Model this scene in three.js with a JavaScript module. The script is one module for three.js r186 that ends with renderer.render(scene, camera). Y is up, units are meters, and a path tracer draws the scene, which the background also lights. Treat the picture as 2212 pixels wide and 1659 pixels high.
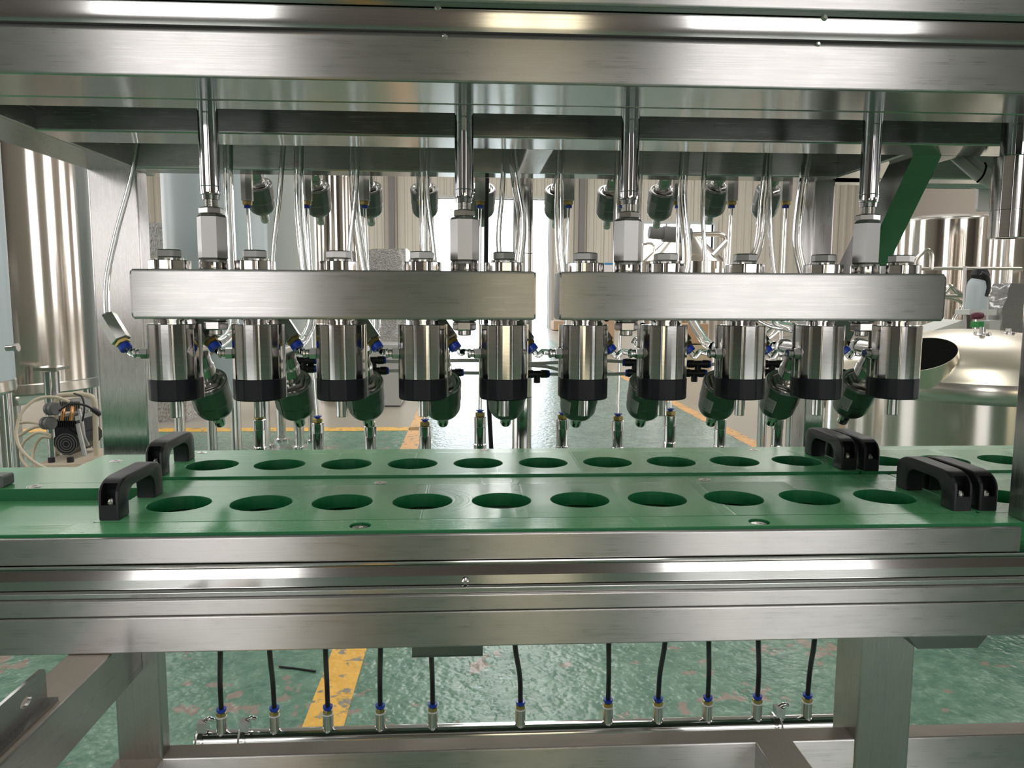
import * as THREE from 'three';
import { mergeGeometries, toCreasedNormals } from 'three/addons/utils/BufferGeometryUtils.js';
import { RectAreaLightUniformsLib } from 'three/addons/lights/RectAreaLightUniformsLib.js';
import { Brush, Evaluator, SUBTRACTION } from 'three-bvh-csg';

// ---------------------------------------------------------------- camera, light, exposure
const scene = new THREE.Scene();
const H = 1.23;                                            // lens height above the floor
const camera = new THREE.PerspectiveCamera(2 * Math.atan(829.5 / 1660) * 180 / Math.PI, 2212 / 1659, 0.05, 300);
// the columns of R are the world axes seen from the camera: pitched down, turned slightly towards +x
const R = [[0.99847664, 0.00454867, 0.05498817], [0.00164493, 0.99369915, -0.11206829], [-0.05515146, 0.11198802, 0.99217791]];
{
  const m = new THREE.Matrix4().makeBasis(new THREE.Vector3(...R[0]), new THREE.Vector3(...R[1]), new THREE.Vector3(...R[2]));
  camera.quaternion.setFromRotationMatrix(m);
  camera.position.set(0, H, 0);
}
const renderer = new THREE.WebGLRenderer({ antialias: true });
renderer.toneMapping = THREE.LinearToneMapping;
renderer.toneMappingExposure = 1.0;
renderer.shadowMap.enabled = true;
RectAreaLightUniformsLib.init();
scene.background = new THREE.Color(0.86, 0.93, 1.0);
scene.backgroundIntensity = 6.0;
const WINDOW_GLOW = 3.2, SIDE_GLOW = 3.6, ROOF_GLOW = 2.1, ROOF_GLOW_FAR = 4.6, WARM_GLOW = 1.5;
function areaLight(w, h, x, y, z, tx, ty, tz, color, k) {
  const l = new THREE.RectAreaLight(color, k, w, h);
  l.position.set(x, y, z); l.lookAt(tx, ty, tz); scene.add(l);
  return l;
}

// ---------------------------------------------------------------- helpers
let seed = 7;
const rnd = () => { seed = (seed * 1664525 + 1013904223) >>> 0; return seed / 4294967296; };
const V = (x, y, z) => new THREE.Vector3(x, y, z);
function ray(px, py) {
  const c = [px - 1106, 829.5 - py, -1660], r = [0, 0, 0];
  for (let j = 0; j < 3; j++) for (let i = 0; i < 3; i++) r[j] += R[i][j] * c[i];
  return r;
}
const at = (px, py, d) => { const r = ray(px, py), t = -d / r[2]; return V(r[0] * t, H + r[1] * t, -d); };     // a point at depth d
const onY = (px, py, y) => { const r = ray(px, py), t = (y - H) / r[1]; return V(r[0] * t, y, r[2] * t); };      // a point on a level
const used = {};
function numbered(n) { const k = used[n] = (used[n] ?? -1) + 1; return k ? `${n}_${String(k).padStart(3, '0')}` : n; }
function tag(o, label, category, group) { o.userData.label = label; o.userData.category = category; if (group) o.userData.group = group; return o; }
function thing(name, label, category, p = [0, 0, 0], group) {
  const o = new THREE.Group(); o.name = numbered(name); o.position.set(...p); scene.add(o);
  return tag(o, label, category, group);
}
function shade(m) { m.castShadow = m.receiveShadow = true; return m; }
// geometry in world places, hung under a thing that stands at its own base
function part(parent, name, geo, mat, label) {
  const m = shade(new THREE.Mesh(geo, mat)); m.name = name;
  let p = parent, off = V(0, 0, 0); while (p && p !== scene) { off.add(p.position); p = p.parent; }
  m.position.copy(off.negate());
  if (label) m.userData.label = label;
  parent.add(m); return m;
}
function local(parent, name, geo, mat, label) { const m = shade(new THREE.Mesh(geo, mat)); m.name = name; if (label) m.userData.label = label; parent.add(m); return m; }
function single(name, label, category, geo, mat, group) { const m = shade(new THREE.Mesh(geo, mat)); m.name = numbered(name); scene.add(m); return tag(m, label, category, group); }
function struct(name, geo, mat) { const m = shade(new THREE.Mesh(geo, mat)); m.name = name; m.userData.kind = 'structure'; scene.add(m); return m; }
const merge = (a) => mergeGeometries(a.map((g) => g.index ? g.toNonIndexed() : g));

// a closed outline (counter-clockwise in its own two axes) drawn out along x, y or z; uv in metres, u along the length
function prism(outline, t0, t1, axis, crease = 0.6) {
  const put = axis === 'x' ? (t, a, b) => [t, a, b] : axis === 'y' ? (t, a, b) => [b, t, a] : (t, a, b) => [a, b, t];
  const pos = [], uv = [], nor = [], n = outline.length; let s = 0;
  const edge = outline.map((p, i) => { const q = outline[(i + 1) % n], l = Math.hypot(q[0] - p[0], q[1] - p[1]) || 1e-9; return { l, n: [(q[1] - p[1]) / l, -(q[0] - p[0]) / l] }; });
  const at2 = (i, j) => { // normal at the corner between edges i and j, for edge i: long flats keep their own
    const e = edge[(i + n) % n], f = edge[(j + n) % n], c = e.n[0] * f.n[0] + e.n[1] * f.n[1];
    if (c < Math.cos(crease) || e.l > 3 * f.l) return e.n;
    if (f.l > 3 * e.l) return f.n;
    const v = [e.n[0] + f.n[0], e.n[1] + f.n[1]], k = Math.hypot(...v); return [v[0] / k, v[1] / k];
  };
  const tri = (p, q, r, a, b, c, x, y, z) => { pos.push(...p, ...q, ...r); uv.push(...a, ...b, ...c); nor.push(...x, ...y, ...z); };
  for (let i = 0; i < n; i++) {
    const [a0, b0] = outline[i], [a1, b1] = outline[(i + 1) % n], l = edge[i].l;
    const A = put(t0, a0, b0), B = put(t0, a1, b1), C = put(t1, a1, b1), D = put(t1, a0, b0), N0 = put(0, ...at2(i, i - 1)), N1 = put(0, ...at2(i, i + 1));
    tri(A, B, C, [t0, s], [t0, s + l], [t1, s + l], N0, N1, N1); tri(A, C, D, [t0, s], [t1, s + l], [t1, s], N0, N1, N0); s += l;
  }
  const c = outline.map((p) => new THREE.Vector2(...p)), up = put(1, 0, 0), dn = put(-1, 0, 0);
  for (const [i, j, k] of THREE.ShapeUtils.triangulateShape(c, [])) {
    tri(put(t1, ...outline[i]), put(t1, ...outline[j]), put(t1, ...outline[k]), outline[i], outline[j], outline[k], up, up, up);
    tri(put(t0, ...outline[i]), put(t0, ...outline[k]), put(t0, ...outline[j]), outline[i], outline[k], outline[j], dn, dn, dn);
  }
  const g = new THREE.BufferGeometry();
  g.setAttribute('position', new THREE.Float32BufferAttribute(pos, 3)); g.setAttribute('normal', new THREE.Float32BufferAttribute(nor, 3)); g.setAttribute('uv', new THREE.Float32BufferAttribute(uv, 2));
  return g;
}
function rrect(a0, a1, b0, b1, r, k = 4) {
  const o = [], add = (ca, cb, s) => { for (let i = 0; i <= k; i++) { const t = s + i / k * Math.PI / 2; o.push([ca + r * Math.cos(t), cb + r * Math.sin(t)]); } };
  add(a1 - r, b1 - r, 0); add(a0 + r, b1 - r, Math.PI / 2); add(a0 + r, b0 + r, Math.PI); add(a1 - r, b0 + r, 1.5 * Math.PI);
  return o;
}
const beamX = (x0, x1, y0, y1, d0, d1, r = 0.003) => prism(rrect(y0, y1, -d1, -d0, r), x0, x1, 'x', 0.9);
const beamU = (...a) => {                                            // the same, its lowest face a group of its own
  const g = beamX(...a), n = g.attributes.normal, c = n.count; let from = -1, to = -1;
  for (let i = 0; i < c; i += 6) if (Math.min(n.getY(i), n.getY(i + 1)) < -0.8 && i < c - 12) { if (from < 0) from = i; to = i + 6; }
  if (from > 0) g.addGroup(0, from, 0); g.addGroup(from, to - from, 1); g.addGroup(to, c - to, 0);
  return g;
};
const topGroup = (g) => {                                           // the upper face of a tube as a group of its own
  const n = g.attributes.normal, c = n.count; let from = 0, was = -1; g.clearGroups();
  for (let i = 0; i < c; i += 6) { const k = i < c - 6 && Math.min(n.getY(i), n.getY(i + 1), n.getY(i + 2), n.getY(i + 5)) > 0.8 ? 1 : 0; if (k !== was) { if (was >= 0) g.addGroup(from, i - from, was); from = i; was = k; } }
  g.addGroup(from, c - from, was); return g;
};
const beamY = (x0, x1, y0, y1, d0, d1, r = 0.003) => prism(rrect(-d1, -d0, x0, x1, r), y0, y1, 'y', 0.9);
const beamZ = (x0, x1, y0, y1, d0, d1, r = 0.003) => prism(rrect(x0, x1, y0, y1, r), -d1, -d0, 'z', 0.9);
function lathe(pts, seg = 40, crease = 0.5) {                       // [radius, height] pairs, from the bottom up
  const g = new THREE.LatheGeometry(pts.map((p) => new THREE.Vector2(Math.max(p[0], 1e-5), p[1])), seg);
  const r = Math.max(...pts.map((p) => p[0])), h = Math.abs(pts[pts.length - 1][1] - pts[0][1]) || r, uv = g.attributes.uv;
  for (let i = 0; i < uv.count; i++) uv.setXY(i, uv.getX(i) * 2 * Math.PI * r, uv.getY(i) * h);
  return toCreasedNormals(g, crease);
}
const rod = (r, y0, y1, seg = 32, c = Math.min(r * 0.12, 0.001)) => lathe([[0, y0], [r - c, y0], [r, y0 + c], [r, y1 - c], [r - c, y1], [0, y1]], seg);
function hex(af, y0, y1, c = 0.0012) { const r = af / Math.sqrt(3); return lathe([[0, y0], [r - c * 1.5, y0], [r, y0 + c], [r, y1 - c], [r - c * 1.5, y1], [0, y1]], 6, 0.3); }
const moved = (g, x, y, z) => g.translate(x, y, z);
function aim(g, from, to) {                                         // turn a shape that stands along +y so that it points from -> to
  g.applyQuaternion(new THREE.Quaternion().setFromUnitVectors(V(0, 1, 0), to.clone().sub(from).normalize())); return g.translate(from.x, from.y, from.z);
}
function hose(pts, r, seg = 40, radial = 12) {
  const g = new THREE.TubeGeometry(new THREE.CatmullRomCurve3(pts, false, 'centripetal'), seg, r, radial, false), caps = [g.toNonIndexed()];
  const pos = g.attributes.position, n = radial + 1;
  for (const [row, flip, p] of [[0, 1, pts[0]], [seg, 0, pts[pts.length - 1]]]) {
    const a = [], u = [];
    for (let i = 0; i < radial; i++) { const A = V().fromBufferAttribute(pos, row * n + i), B = V().fromBufferAttribute(pos, row * n + i + 1); a.push(...p.toArray(), ...(flip ? [...A.toArray(), ...B.toArray()] : [...B.toArray(), ...A.toArray()])); u.push(0, 0, 0, 0, 0, 0); }
    const c = new THREE.BufferGeometry(); c.setAttribute('position', new THREE.Float32BufferAttribute(a, 3)); c.setAttribute('uv', new THREE.Float32BufferAttribute(u, 2)); c.computeVertexNormals(); caps.push(c);
  }
  return mergeGeometries(caps);
}
const box = (x0, x1, y0, y1, d0, d1) => moved(new THREE.BoxGeometry(x1 - x0, y1 - y0, d1 - d0), (x0 + x1) / 2, (y0 + y1) / 2, -(d0 + d1) / 2);

// ---------------------------------------------------------------- textures
function noiseGrid(w, h) { const a = new Float32Array(w * h); for (let i = 0; i < a.length; i++) a[i] = rnd(); return (x, y) => { const xi = Math.floor(x), yi = Math.floor(y), fx = x - xi, fy = y - yi, s = fx * fx * (3 - 2 * fx), t = fy * fy * (3 - 2 * fy), g = (i, j) => a[((j % h) + h) % h * w + ((i % w) + w) % w]; return (g(xi, yi) * (1 - s) + g(xi + 1, yi) * s) * (1 - t) + (g(xi, yi + 1) * (1 - s) + g(xi + 1, yi + 1) * s) * t; }; }
function dataTex(w, h, f, srgb, rx = 1, ry = 1) {
  const d = new Uint8Array(w * h * 4);
  for (let y = 0; y < h; y++) for (let x = 0; x < w; x++) { const c = f(x, y), i = (y * w + x) * 4; for (let k = 0; k < 3; k++) d[i + k] = Math.max(0, Math.min(255, c[k] * 255)); d[i + 3] = 255; }
  const t = new THREE.DataTexture(d, w, h); t.magFilter = t.minFilter = THREE.LinearFilter; t.wrapS = t.wrapT = THREE.RepeatWrapping; t.repeat.set(rx, ry);
  if (srgb) t.colorSpace = THREE.SRGBColorSpace; t.needsUpdate = true; return t;
}
// satin finish: hairlines along u
const lines = (() => { const a = new Float32Array(512 * 512), row = noiseGrid(512, 512); for (let y = 0; y < 512; y++) for (let x = 0; x < 512; x++) a[y * 512 + x] = 0.5 * row(x / 512 * 4, y) + 0.3 * row(x / 512 * 16 + 40, y * 0.5) + 0.2 * row(x / 512 * 32, y / 512 * 16); return a; })();
const brushRough = dataTex(512, 512, (x, y) => { const v = lines[y * 512 + x]; return [v, 0.72 + 0.34 * (v - 0.5), v]; }, false, 2.2, 9);
const brushTint = dataTex(512, 512, (x, y) => { const v = 0.94 + 0.11 * (lines[y * 512 + x] - 0.5); return [v, v, v]; }, true, 2.2, 9);
const turnTint = dataTex(256, 256, (x, y) => { const v = 0.94 + 0.11 * (lines[y * 512 + x * 2] - 0.5); return [v, v, v]; }, true, 6, 30);

const physical = (o) => new THREE.MeshPhysicalMaterial(o);
const steel = (rough, tint = [0.6, 0.59, 0.57], o = {}) => physical({ color: new THREE.Color().setRGB(...tint), metalness: 1, roughness: rough, ...o });
const grain = { map: brushTint, roughnessMap: brushRough, anisotropy: 1, anisotropyRotation: Math.PI / 2 };
const M = {
  brushed: steel(0.43, [0.62, 0.595, 0.575], grain),
  brushedDark: steel(0.34, [0.46, 0.45, 0.44], grain),
  sheet: steel(0.2, [0.6, 0.6, 0.58], { map: brushTint, anisotropy: 0.5, anisotropyRotation: Math.PI / 2 }),
  under: steel(0.17, [0.58, 0.58, 0.56], { map: brushTint, anisotropy: 0.6, anisotropyRotation: Math.PI / 2 }),
  tanTop: physical({ color: new THREE.Color().setRGB(0.5, 0.44, 0.37), metalness: 0.55, roughness: 0.45, map: brushTint }),  // tan, less metallic finish for the upper faces of the low tubes
  brace: steel(0.18, [0.34, 0.34, 0.33], { map: brushTint }),
  shadedSheet: steel(0.25, [0.22, 0.23, 0.22]),  // sheet steel tinted down for the dark it reflects under the table
  polished: steel(0.09, [0.64, 0.63, 0.61], { map: brushTint }),
  turned: steel(0.1, [0.66, 0.64, 0.62], { map: turnTint, anisotropy: 0.6, anisotropyRotation: Math.PI / 2 }),
  chrome: steel(0.07, [0.42, 0.42, 0.44]),
  cast: steel(0.42, [0.44, 0.43, 0.42]),
  bolt: steel(0.22, [0.62, 0.6, 0.58]),
  tank: steel(0.12, [0.62, 0.58, 0.53], { anisotropy: 0.7, anisotropyRotation: Math.PI / 2 }),
  tankFar: steel(0.2, [0.66, 0.62, 0.56]),
  actuator: steel(0.34, [0.2, 0.21, 0.2]),
  actuatorRim: steel(0.2, [0.5, 0.49, 0.47]),
  brass: steel(0.28, [0.62, 0.45, 0.18]),
  blackRing: physical({ color: new THREE.Color().setRGB(0.006, 0.006, 0.01), roughness: 0.45, specularIntensity: 0.6 }),
  blackPlastic: physical({ color: new THREE.Color().setRGB(0.008, 0.008, 0.01), roughness: 0.4, specularIntensity: 0.8 }),
  blackRubber: physical({ color: new THREE.Color().setRGB(0.006, 0.006, 0.009), roughness: 0.5 }),
  blue: physical({ color: new THREE.Color().setRGB(0.01, 0.045, 0.38), roughness: 0.3 }),
  clear: physical({ color: new THREE.Color().setRGB(0.97, 0.98, 0.98), transmission: 1, thickness: 0.01, ior: 1.36, roughness: 0.04 }),
  whiteTube: physical({ color: new THREE.Color().setRGB(0.85, 0.81, 0.77), roughness: 0.4 }),
  tape: physical({ color: new THREE.Color().setRGB(0.75, 0.75, 0.75), roughness: 0.6 }),
  cream: physical({ color: new THREE.Color().setRGB(0.62, 0.53, 0.4), roughness: 0.5 }),
  copper: steel(0.35, [0.75, 0.38, 0.16]),
  paleBlue: physical({ color: new THREE.Color().setRGB(0.47, 0.53, 0.56), roughness: 0.35 }),
  paleWhite: physical({ color: new THREE.Color().setRGB(0.55, 0.56, 0.53), roughness: 0.5 }),
  darkSteel: physical({ color: new THREE.Color().setRGB(0.12, 0.12, 0.12), roughness: 0.5 }),
  black: physical({ color: new THREE.Color().setRGB(0.002, 0.002, 0.002), roughness: 1, specularIntensity: 0.1 }),
  wood: physical({ color: new THREE.Color().setRGB(0.42, 0.26, 0.15), roughness: 0.7 }),
  card: physical({ color: new THREE.Color().setRGB(0.45, 0.31, 0.2), roughness: 0.8 }),
  greyBox: physical({ color: new THREE.Color().setRGB(0.4, 0.4, 0.38), roughness: 0.5 }),
  red: physical({ color: new THREE.Color().setRGB(0.09, 0.006, 0.02), roughness: 0.45 }),
  signBlue: physical({ color: new THREE.Color().setRGB(0.03, 0.22, 0.5), roughness: 0.5 }),
  signWhite: physical({ color: new THREE.Color().setRGB(0.75, 0.7, 0.7), roughness: 0.5 }),
};
// floor paint: green epoxy with scuffs, scratches and bare patches
const NG = noiseGrid(256, 256), fbm = (x, y) => 0.5 * NG(x, y) + 0.25 * NG(x * 2.1 + 9, y * 2.1) + 0.15 * NG(x * 4.3, y * 4.3 + 5) + 0.1 * NG(x * 9.1, y * 9.1);
const scuff = (x, y) => Math.abs(fbm(x + 3 * fbm(x * 0.5, y * 0.5 + 50), y) - 0.5);
const floorTint = dataTex(1024, 1024, (i, j) => {
  const x = i / 16, y = j / 16, a = fbm(x, y), s = scuff(x * 0.9 + 30, y * 0.9), b = fbm(x * 0.55 + 70, y * 0.55 + 20), f = fbm(x * 2.5 + 11, y * 2.5);
  let c = [0.27 + 0.22 * a, 0.435 + 0.19 * a, 0.355 + 0.19 * a];
  const w = Math.max(0, 1 - s * 34) * 0.35 + Math.max(0, f - 0.62) * 1.2; c = c.map((v, k) => 0.92 * v + w * [0.32, 0.27, 0.26][k]);
  if (b > 0.69) { const t = Math.min(1, (b - 0.69) * 40); c = c.map((v, k) => v * (1 - t) + t * [0.54, 0.49, 0.44][k]); }
  return c;
}, true, 0.36, 0.36);
const floorBump = dataTex(512, 512, (i, j) => { const x = i / 8, y = j / 8, v = 0.6 * fbm(x, y) + 0.4 * fbm(x * 2.3, y * 2.3); return [v, 0.55 + 0.6 * v, v]; }, false, 0.5, 0.5);
M.floor = physical({ map: floorTint, roughness: 0.36, roughnessMap: floorBump, bumpMap: floorBump, bumpScale: 0.007 });
const concreteTint = dataTex(512, 512, (i, j) => { const x = i / 20, y = j / 20, v = 0.56 + 0.16 * fbm(x, y) - Math.max(0, 0.1 - scuff(x, y)) * 0.6; return [v, v * 0.955, v * 0.87]; }, true, 0.2, 0.2);
M.concrete = physical({ map: concreteTint, roughness: 0.36, roughnessMap: floorBump, bumpMap: floorBump, bumpScale: 0.004 });
const paintTint = (c, k) => dataTex(256, 256, (i, j) => { const x = i / 10, y = j / 10, a = fbm(x, y), t = Math.min(1, Math.max(0, (fbm(x * 0.8 + 40, y * 0.8) - k) * 9)); return c.map((v, q) => (v + 0.12 * (a - 0.5)) * (1 - t) + t * [0.5, 0.47, 0.41][q]); }, true, 1.6, 1.6);
M.aisleGlare = physical({ map: dataTex(256, 256, (i, j) => { const x = i / 12, y = j / 12, v = 0.12 * (fbm(x, y) - 0.5) - Math.max(0, 0.12 - scuff(x, y)) * 0.5; return [0.47 + v, 0.56 + v, 0.53 + v]; }, true, 0.4, 0.4), roughness: 0.3, roughnessMap: floorBump, bumpMap: floorBump, bumpScale: 0.004 });  // floor strip lightened and smoothed to carry the glare from the doorway
M.yellow = physical({ map: paintTint([0.86, 0.66, 0.25], 0.62), roughness: 0.5, bumpMap: floorBump, bumpScale: 0.008 });
M.orange = physical({ map: paintTint([0.82, 0.62, 0.38], 0.6), roughness: 0.5 });
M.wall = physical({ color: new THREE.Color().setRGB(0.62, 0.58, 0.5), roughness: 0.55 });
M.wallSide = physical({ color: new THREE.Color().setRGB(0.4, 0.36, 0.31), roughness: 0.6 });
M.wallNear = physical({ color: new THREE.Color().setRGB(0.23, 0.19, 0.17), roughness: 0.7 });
M.roof = physical({ color: new THREE.Color().setRGB(0.5, 0.5, 0.5), roughness: 0.7 });
M.column = physical({ color: new THREE.Color().setRGB(0.2, 0.19, 0.18), roughness: 0.5 });
M.ground = physical({ color: new THREE.Color().setRGB(0.6, 0.58, 0.54), roughness: 0.9 });
M.glass = physical({ color: new THREE.Color(1, 1, 1), transmission: 1, thickness: 0, roughness: 0 });
// green plate: milled strips with arcs left by the cutter
const MILL = { x0: -0.6, x1: 1.2, z0: 0.74, z1: 1.15 };
const mill = (() => {
  const cv = document.createElement('canvas'); cv.width = 2048; cv.height = 512; const g = cv.getContext('2d');
  g.fillStyle = 'rgb(110,110,110)'; g.fillRect(0, 0, 2048, 512);
  const X = (x) => (x - MILL.x0) / (MILL.x1 - MILL.x0) * 2048, Z = (z) => (z - MILL.z0) / (MILL.z1 - MILL.z0) * 512;
  for (const [x0, x1, z0, z1, p] of [[-0.6, 1.2, 0.74, 0.784, 0], [-0.385, 1.2, 0.784, 0.932, 1], [-0.385, 1.2, 0.932, 0.971, 0], [-0.41, 1.2, 0.985, 1.115, 1], [-0.6, -0.385, 0.784, 1.15, 2]]) {
    const step = p === 1 ? 0.112 : 0.2;
    for (let x = x0; x < x1; x += step) {
      g.save(); g.beginPath(); g.rect(X(x), Z(z0), X(x + step) - X(x) - (p === 1 ? 2 : 0), Z(z1) - Z(z0)); g.clip();
      const base = 65 + rnd() * 85; g.fillStyle = `rgb(${base},${base},${base})`; g.fillRect(X(x), Z(z0), 400, 512);
      for (let k = 0; k < 90; k++) {
        const v = base + (rnd() - 0.5) * 80; g.strokeStyle = `rgba(${v},${v},${v},0.55)`; g.lineWidth = 0.7 + rnd() * 1.2; g.beginPath();
        if (p === 2 || rnd() < 0.55) { const zz = Z(z0 + rnd() * (z1 - z0)); g.moveTo(X(x), zz); g.lineTo(X(x + step), zz + (rnd() - 0.5) * 4); }
        else { const cx = X(x + rnd() * step) - 60, r = 40 + rnd() * 50; g.arc(cx, Z((z0 + z1) / 2), r, -1.2, 1.2); }
        g.stroke();
      }
      if (p === 1) { g.fillStyle = 'rgba(190,190,190,0.35)'; g.fillRect(X(x + step) - 16, Z(z0), 14, 400); g.fillStyle = 'rgba(30,30,30,0.8)'; g.fillRect(X(x + step) - 3, Z(z0), 2, 400); }
      g.restore();
    }
  }
  for (const z of [0.784, 0.932, 1.115]) { g.fillStyle = 'rgba(20,20,20,0.9)'; g.fillRect(X(-0.385), Z(z) - 1, 2048, 2); }
  const t = new THREE.CanvasTexture(cv); t.magFilter = THREE.LinearFilter; t.flipY = false; return t;
})();
const green = new THREE.Color().setRGB(0.115, 0.41, 0.175);
M.plate = physical({ color: green, roughness: 0.6, roughnessMap: mill, bumpMap: mill, bumpScale: 0.0005, ior: 1.7, anisotropy: 0.7, anisotropyRotation: Math.PI / 2, clearcoat: 0.25, clearcoatRoughness: 0.3 });
M.plateEdge = physical({ color: new THREE.Color().setRGB(0.006, 0.15, 0.045), roughness: 0.45 });  // same green plastic, darkened for the shade on hole walls and edges
const sticker = (() => {
  const cv = document.createElement('canvas'); cv.width = 128; cv.height = 160; const g = cv.getContext('2d');
  g.fillStyle = '#9a9c98'; g.fillRect(0, 0, 128, 160); g.fillStyle = '#3c3f3c';
  for (let y = 14; y < 120; y += 14) for (let x = 10; x < 116;) { const w = 5 + rnd() * 14; g.fillRect(x, y, Math.min(w, 116 - x), 5); x += w + 4; }
  for (let x = 12; x < 116; x += 6) g.fillRect(x, 128, 1 + rnd() * 4, 22);
  const t = new THREE.CanvasTexture(cv); t.colorSpace = THREE.SRGBColorSpace; return t;
})();
M.sticker = physical({ map: sticker, roughness: 0.4 });
const crinkle = dataTex(256, 256, (i, j) => { const x = i / 16, y = j / 16, v = Math.abs(fbm(x, y * 2) - 0.5) * 3; return [v, v, v]; }, false, 1.5, 1.5);
M.wrap = physical({ color: new THREE.Color().setRGB(0.5, 0.48, 0.45), roughness: 0.18, bumpMap: crinkle, bumpScale: 0.03, clearcoat: 1, clearcoatRoughness: 0.1 });

// ---------------------------------------------------------------- the hall
const HX0 = -14, HX1 = 16, FAR = 31, NEAR = -15, TOP = 8.4;
struct('floor', box(HX0, HX1, -0.2, 0, NEAR, FAR), M.concrete);
function slab(pts, y, h) { // a floor zone as a thin coat with its outline in x and depth
  const s = new THREE.Shape(pts.map(([x, d]) => new THREE.Vector2(x, d))), g = new THREE.ExtrudeGeometry(s, { depth: h, bevelEnabled: false });
  g.rotateX(-Math.PI / 2); g.translate(0, y, 0); return g;
}
const floorZone = struct('floor_paint', slab([[HX0 + 0.1, NEAR + 0.1], [2.38, NEAR + 0.1], [2.38, 5], [-0.5, 5], [-0.5, 7.05], [HX0 + 0.1, 7.05]], 0.001, 0.004), M.floor);
struct('floor_paint_002', slab([[-0.5, 5], [2.38, 5], [2.38, 24], [-0.5, 24]], 0.001, 0.004), M.aisleGlare);  // strip before the doorway, its glare put into the paler colour
floorZone.userData.label = 'green epoxy floor paint';
struct('floor_paint_001', slab([[2.38, NEAR + 0.1], [HX1 - 0.1, NEAR + 0.1], [HX1 - 0.1, 4.2], [2.38, 4.2]], 0.001, 0.004), M.floor);
struct('floor_line', slab([[-0.49, -3], [-0.365, -3], [-0.36, 4.6], [-0.475, 4.6]], 0.005, 0.002), M.yellow);
struct('floor_line_001', slab([[HX0 + 0.1, 7.03], [-0.42, 7.03], [-0.42, 7.22], [HX0 + 0.1, 7.22]], 0.005, 0.002), M.yellow);
struct('floor_line_002', slab([[-0.56, 4.9], [-0.42, 4.9], [-0.45, 20], [-0.6, 20]], 0.005, 0.002), M.orange);
struct('floor_line_003', slab([[2.34, 4.2], [2.47, 4.2], [2.47, 12], [2.34, 12]], 0.005, 0.002), M.orange);
{ // side, near and roof shells
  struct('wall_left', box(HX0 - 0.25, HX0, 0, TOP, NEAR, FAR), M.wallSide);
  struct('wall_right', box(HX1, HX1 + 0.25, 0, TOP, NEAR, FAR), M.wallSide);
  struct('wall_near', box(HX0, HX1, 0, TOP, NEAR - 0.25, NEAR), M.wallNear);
  struct('ceiling', box(HX0 - 0.25, HX1 + 0.25, TOP, TOP + 0.2, NEAR - 0.25, FAR + 0.25), M.roof);
}
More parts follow.
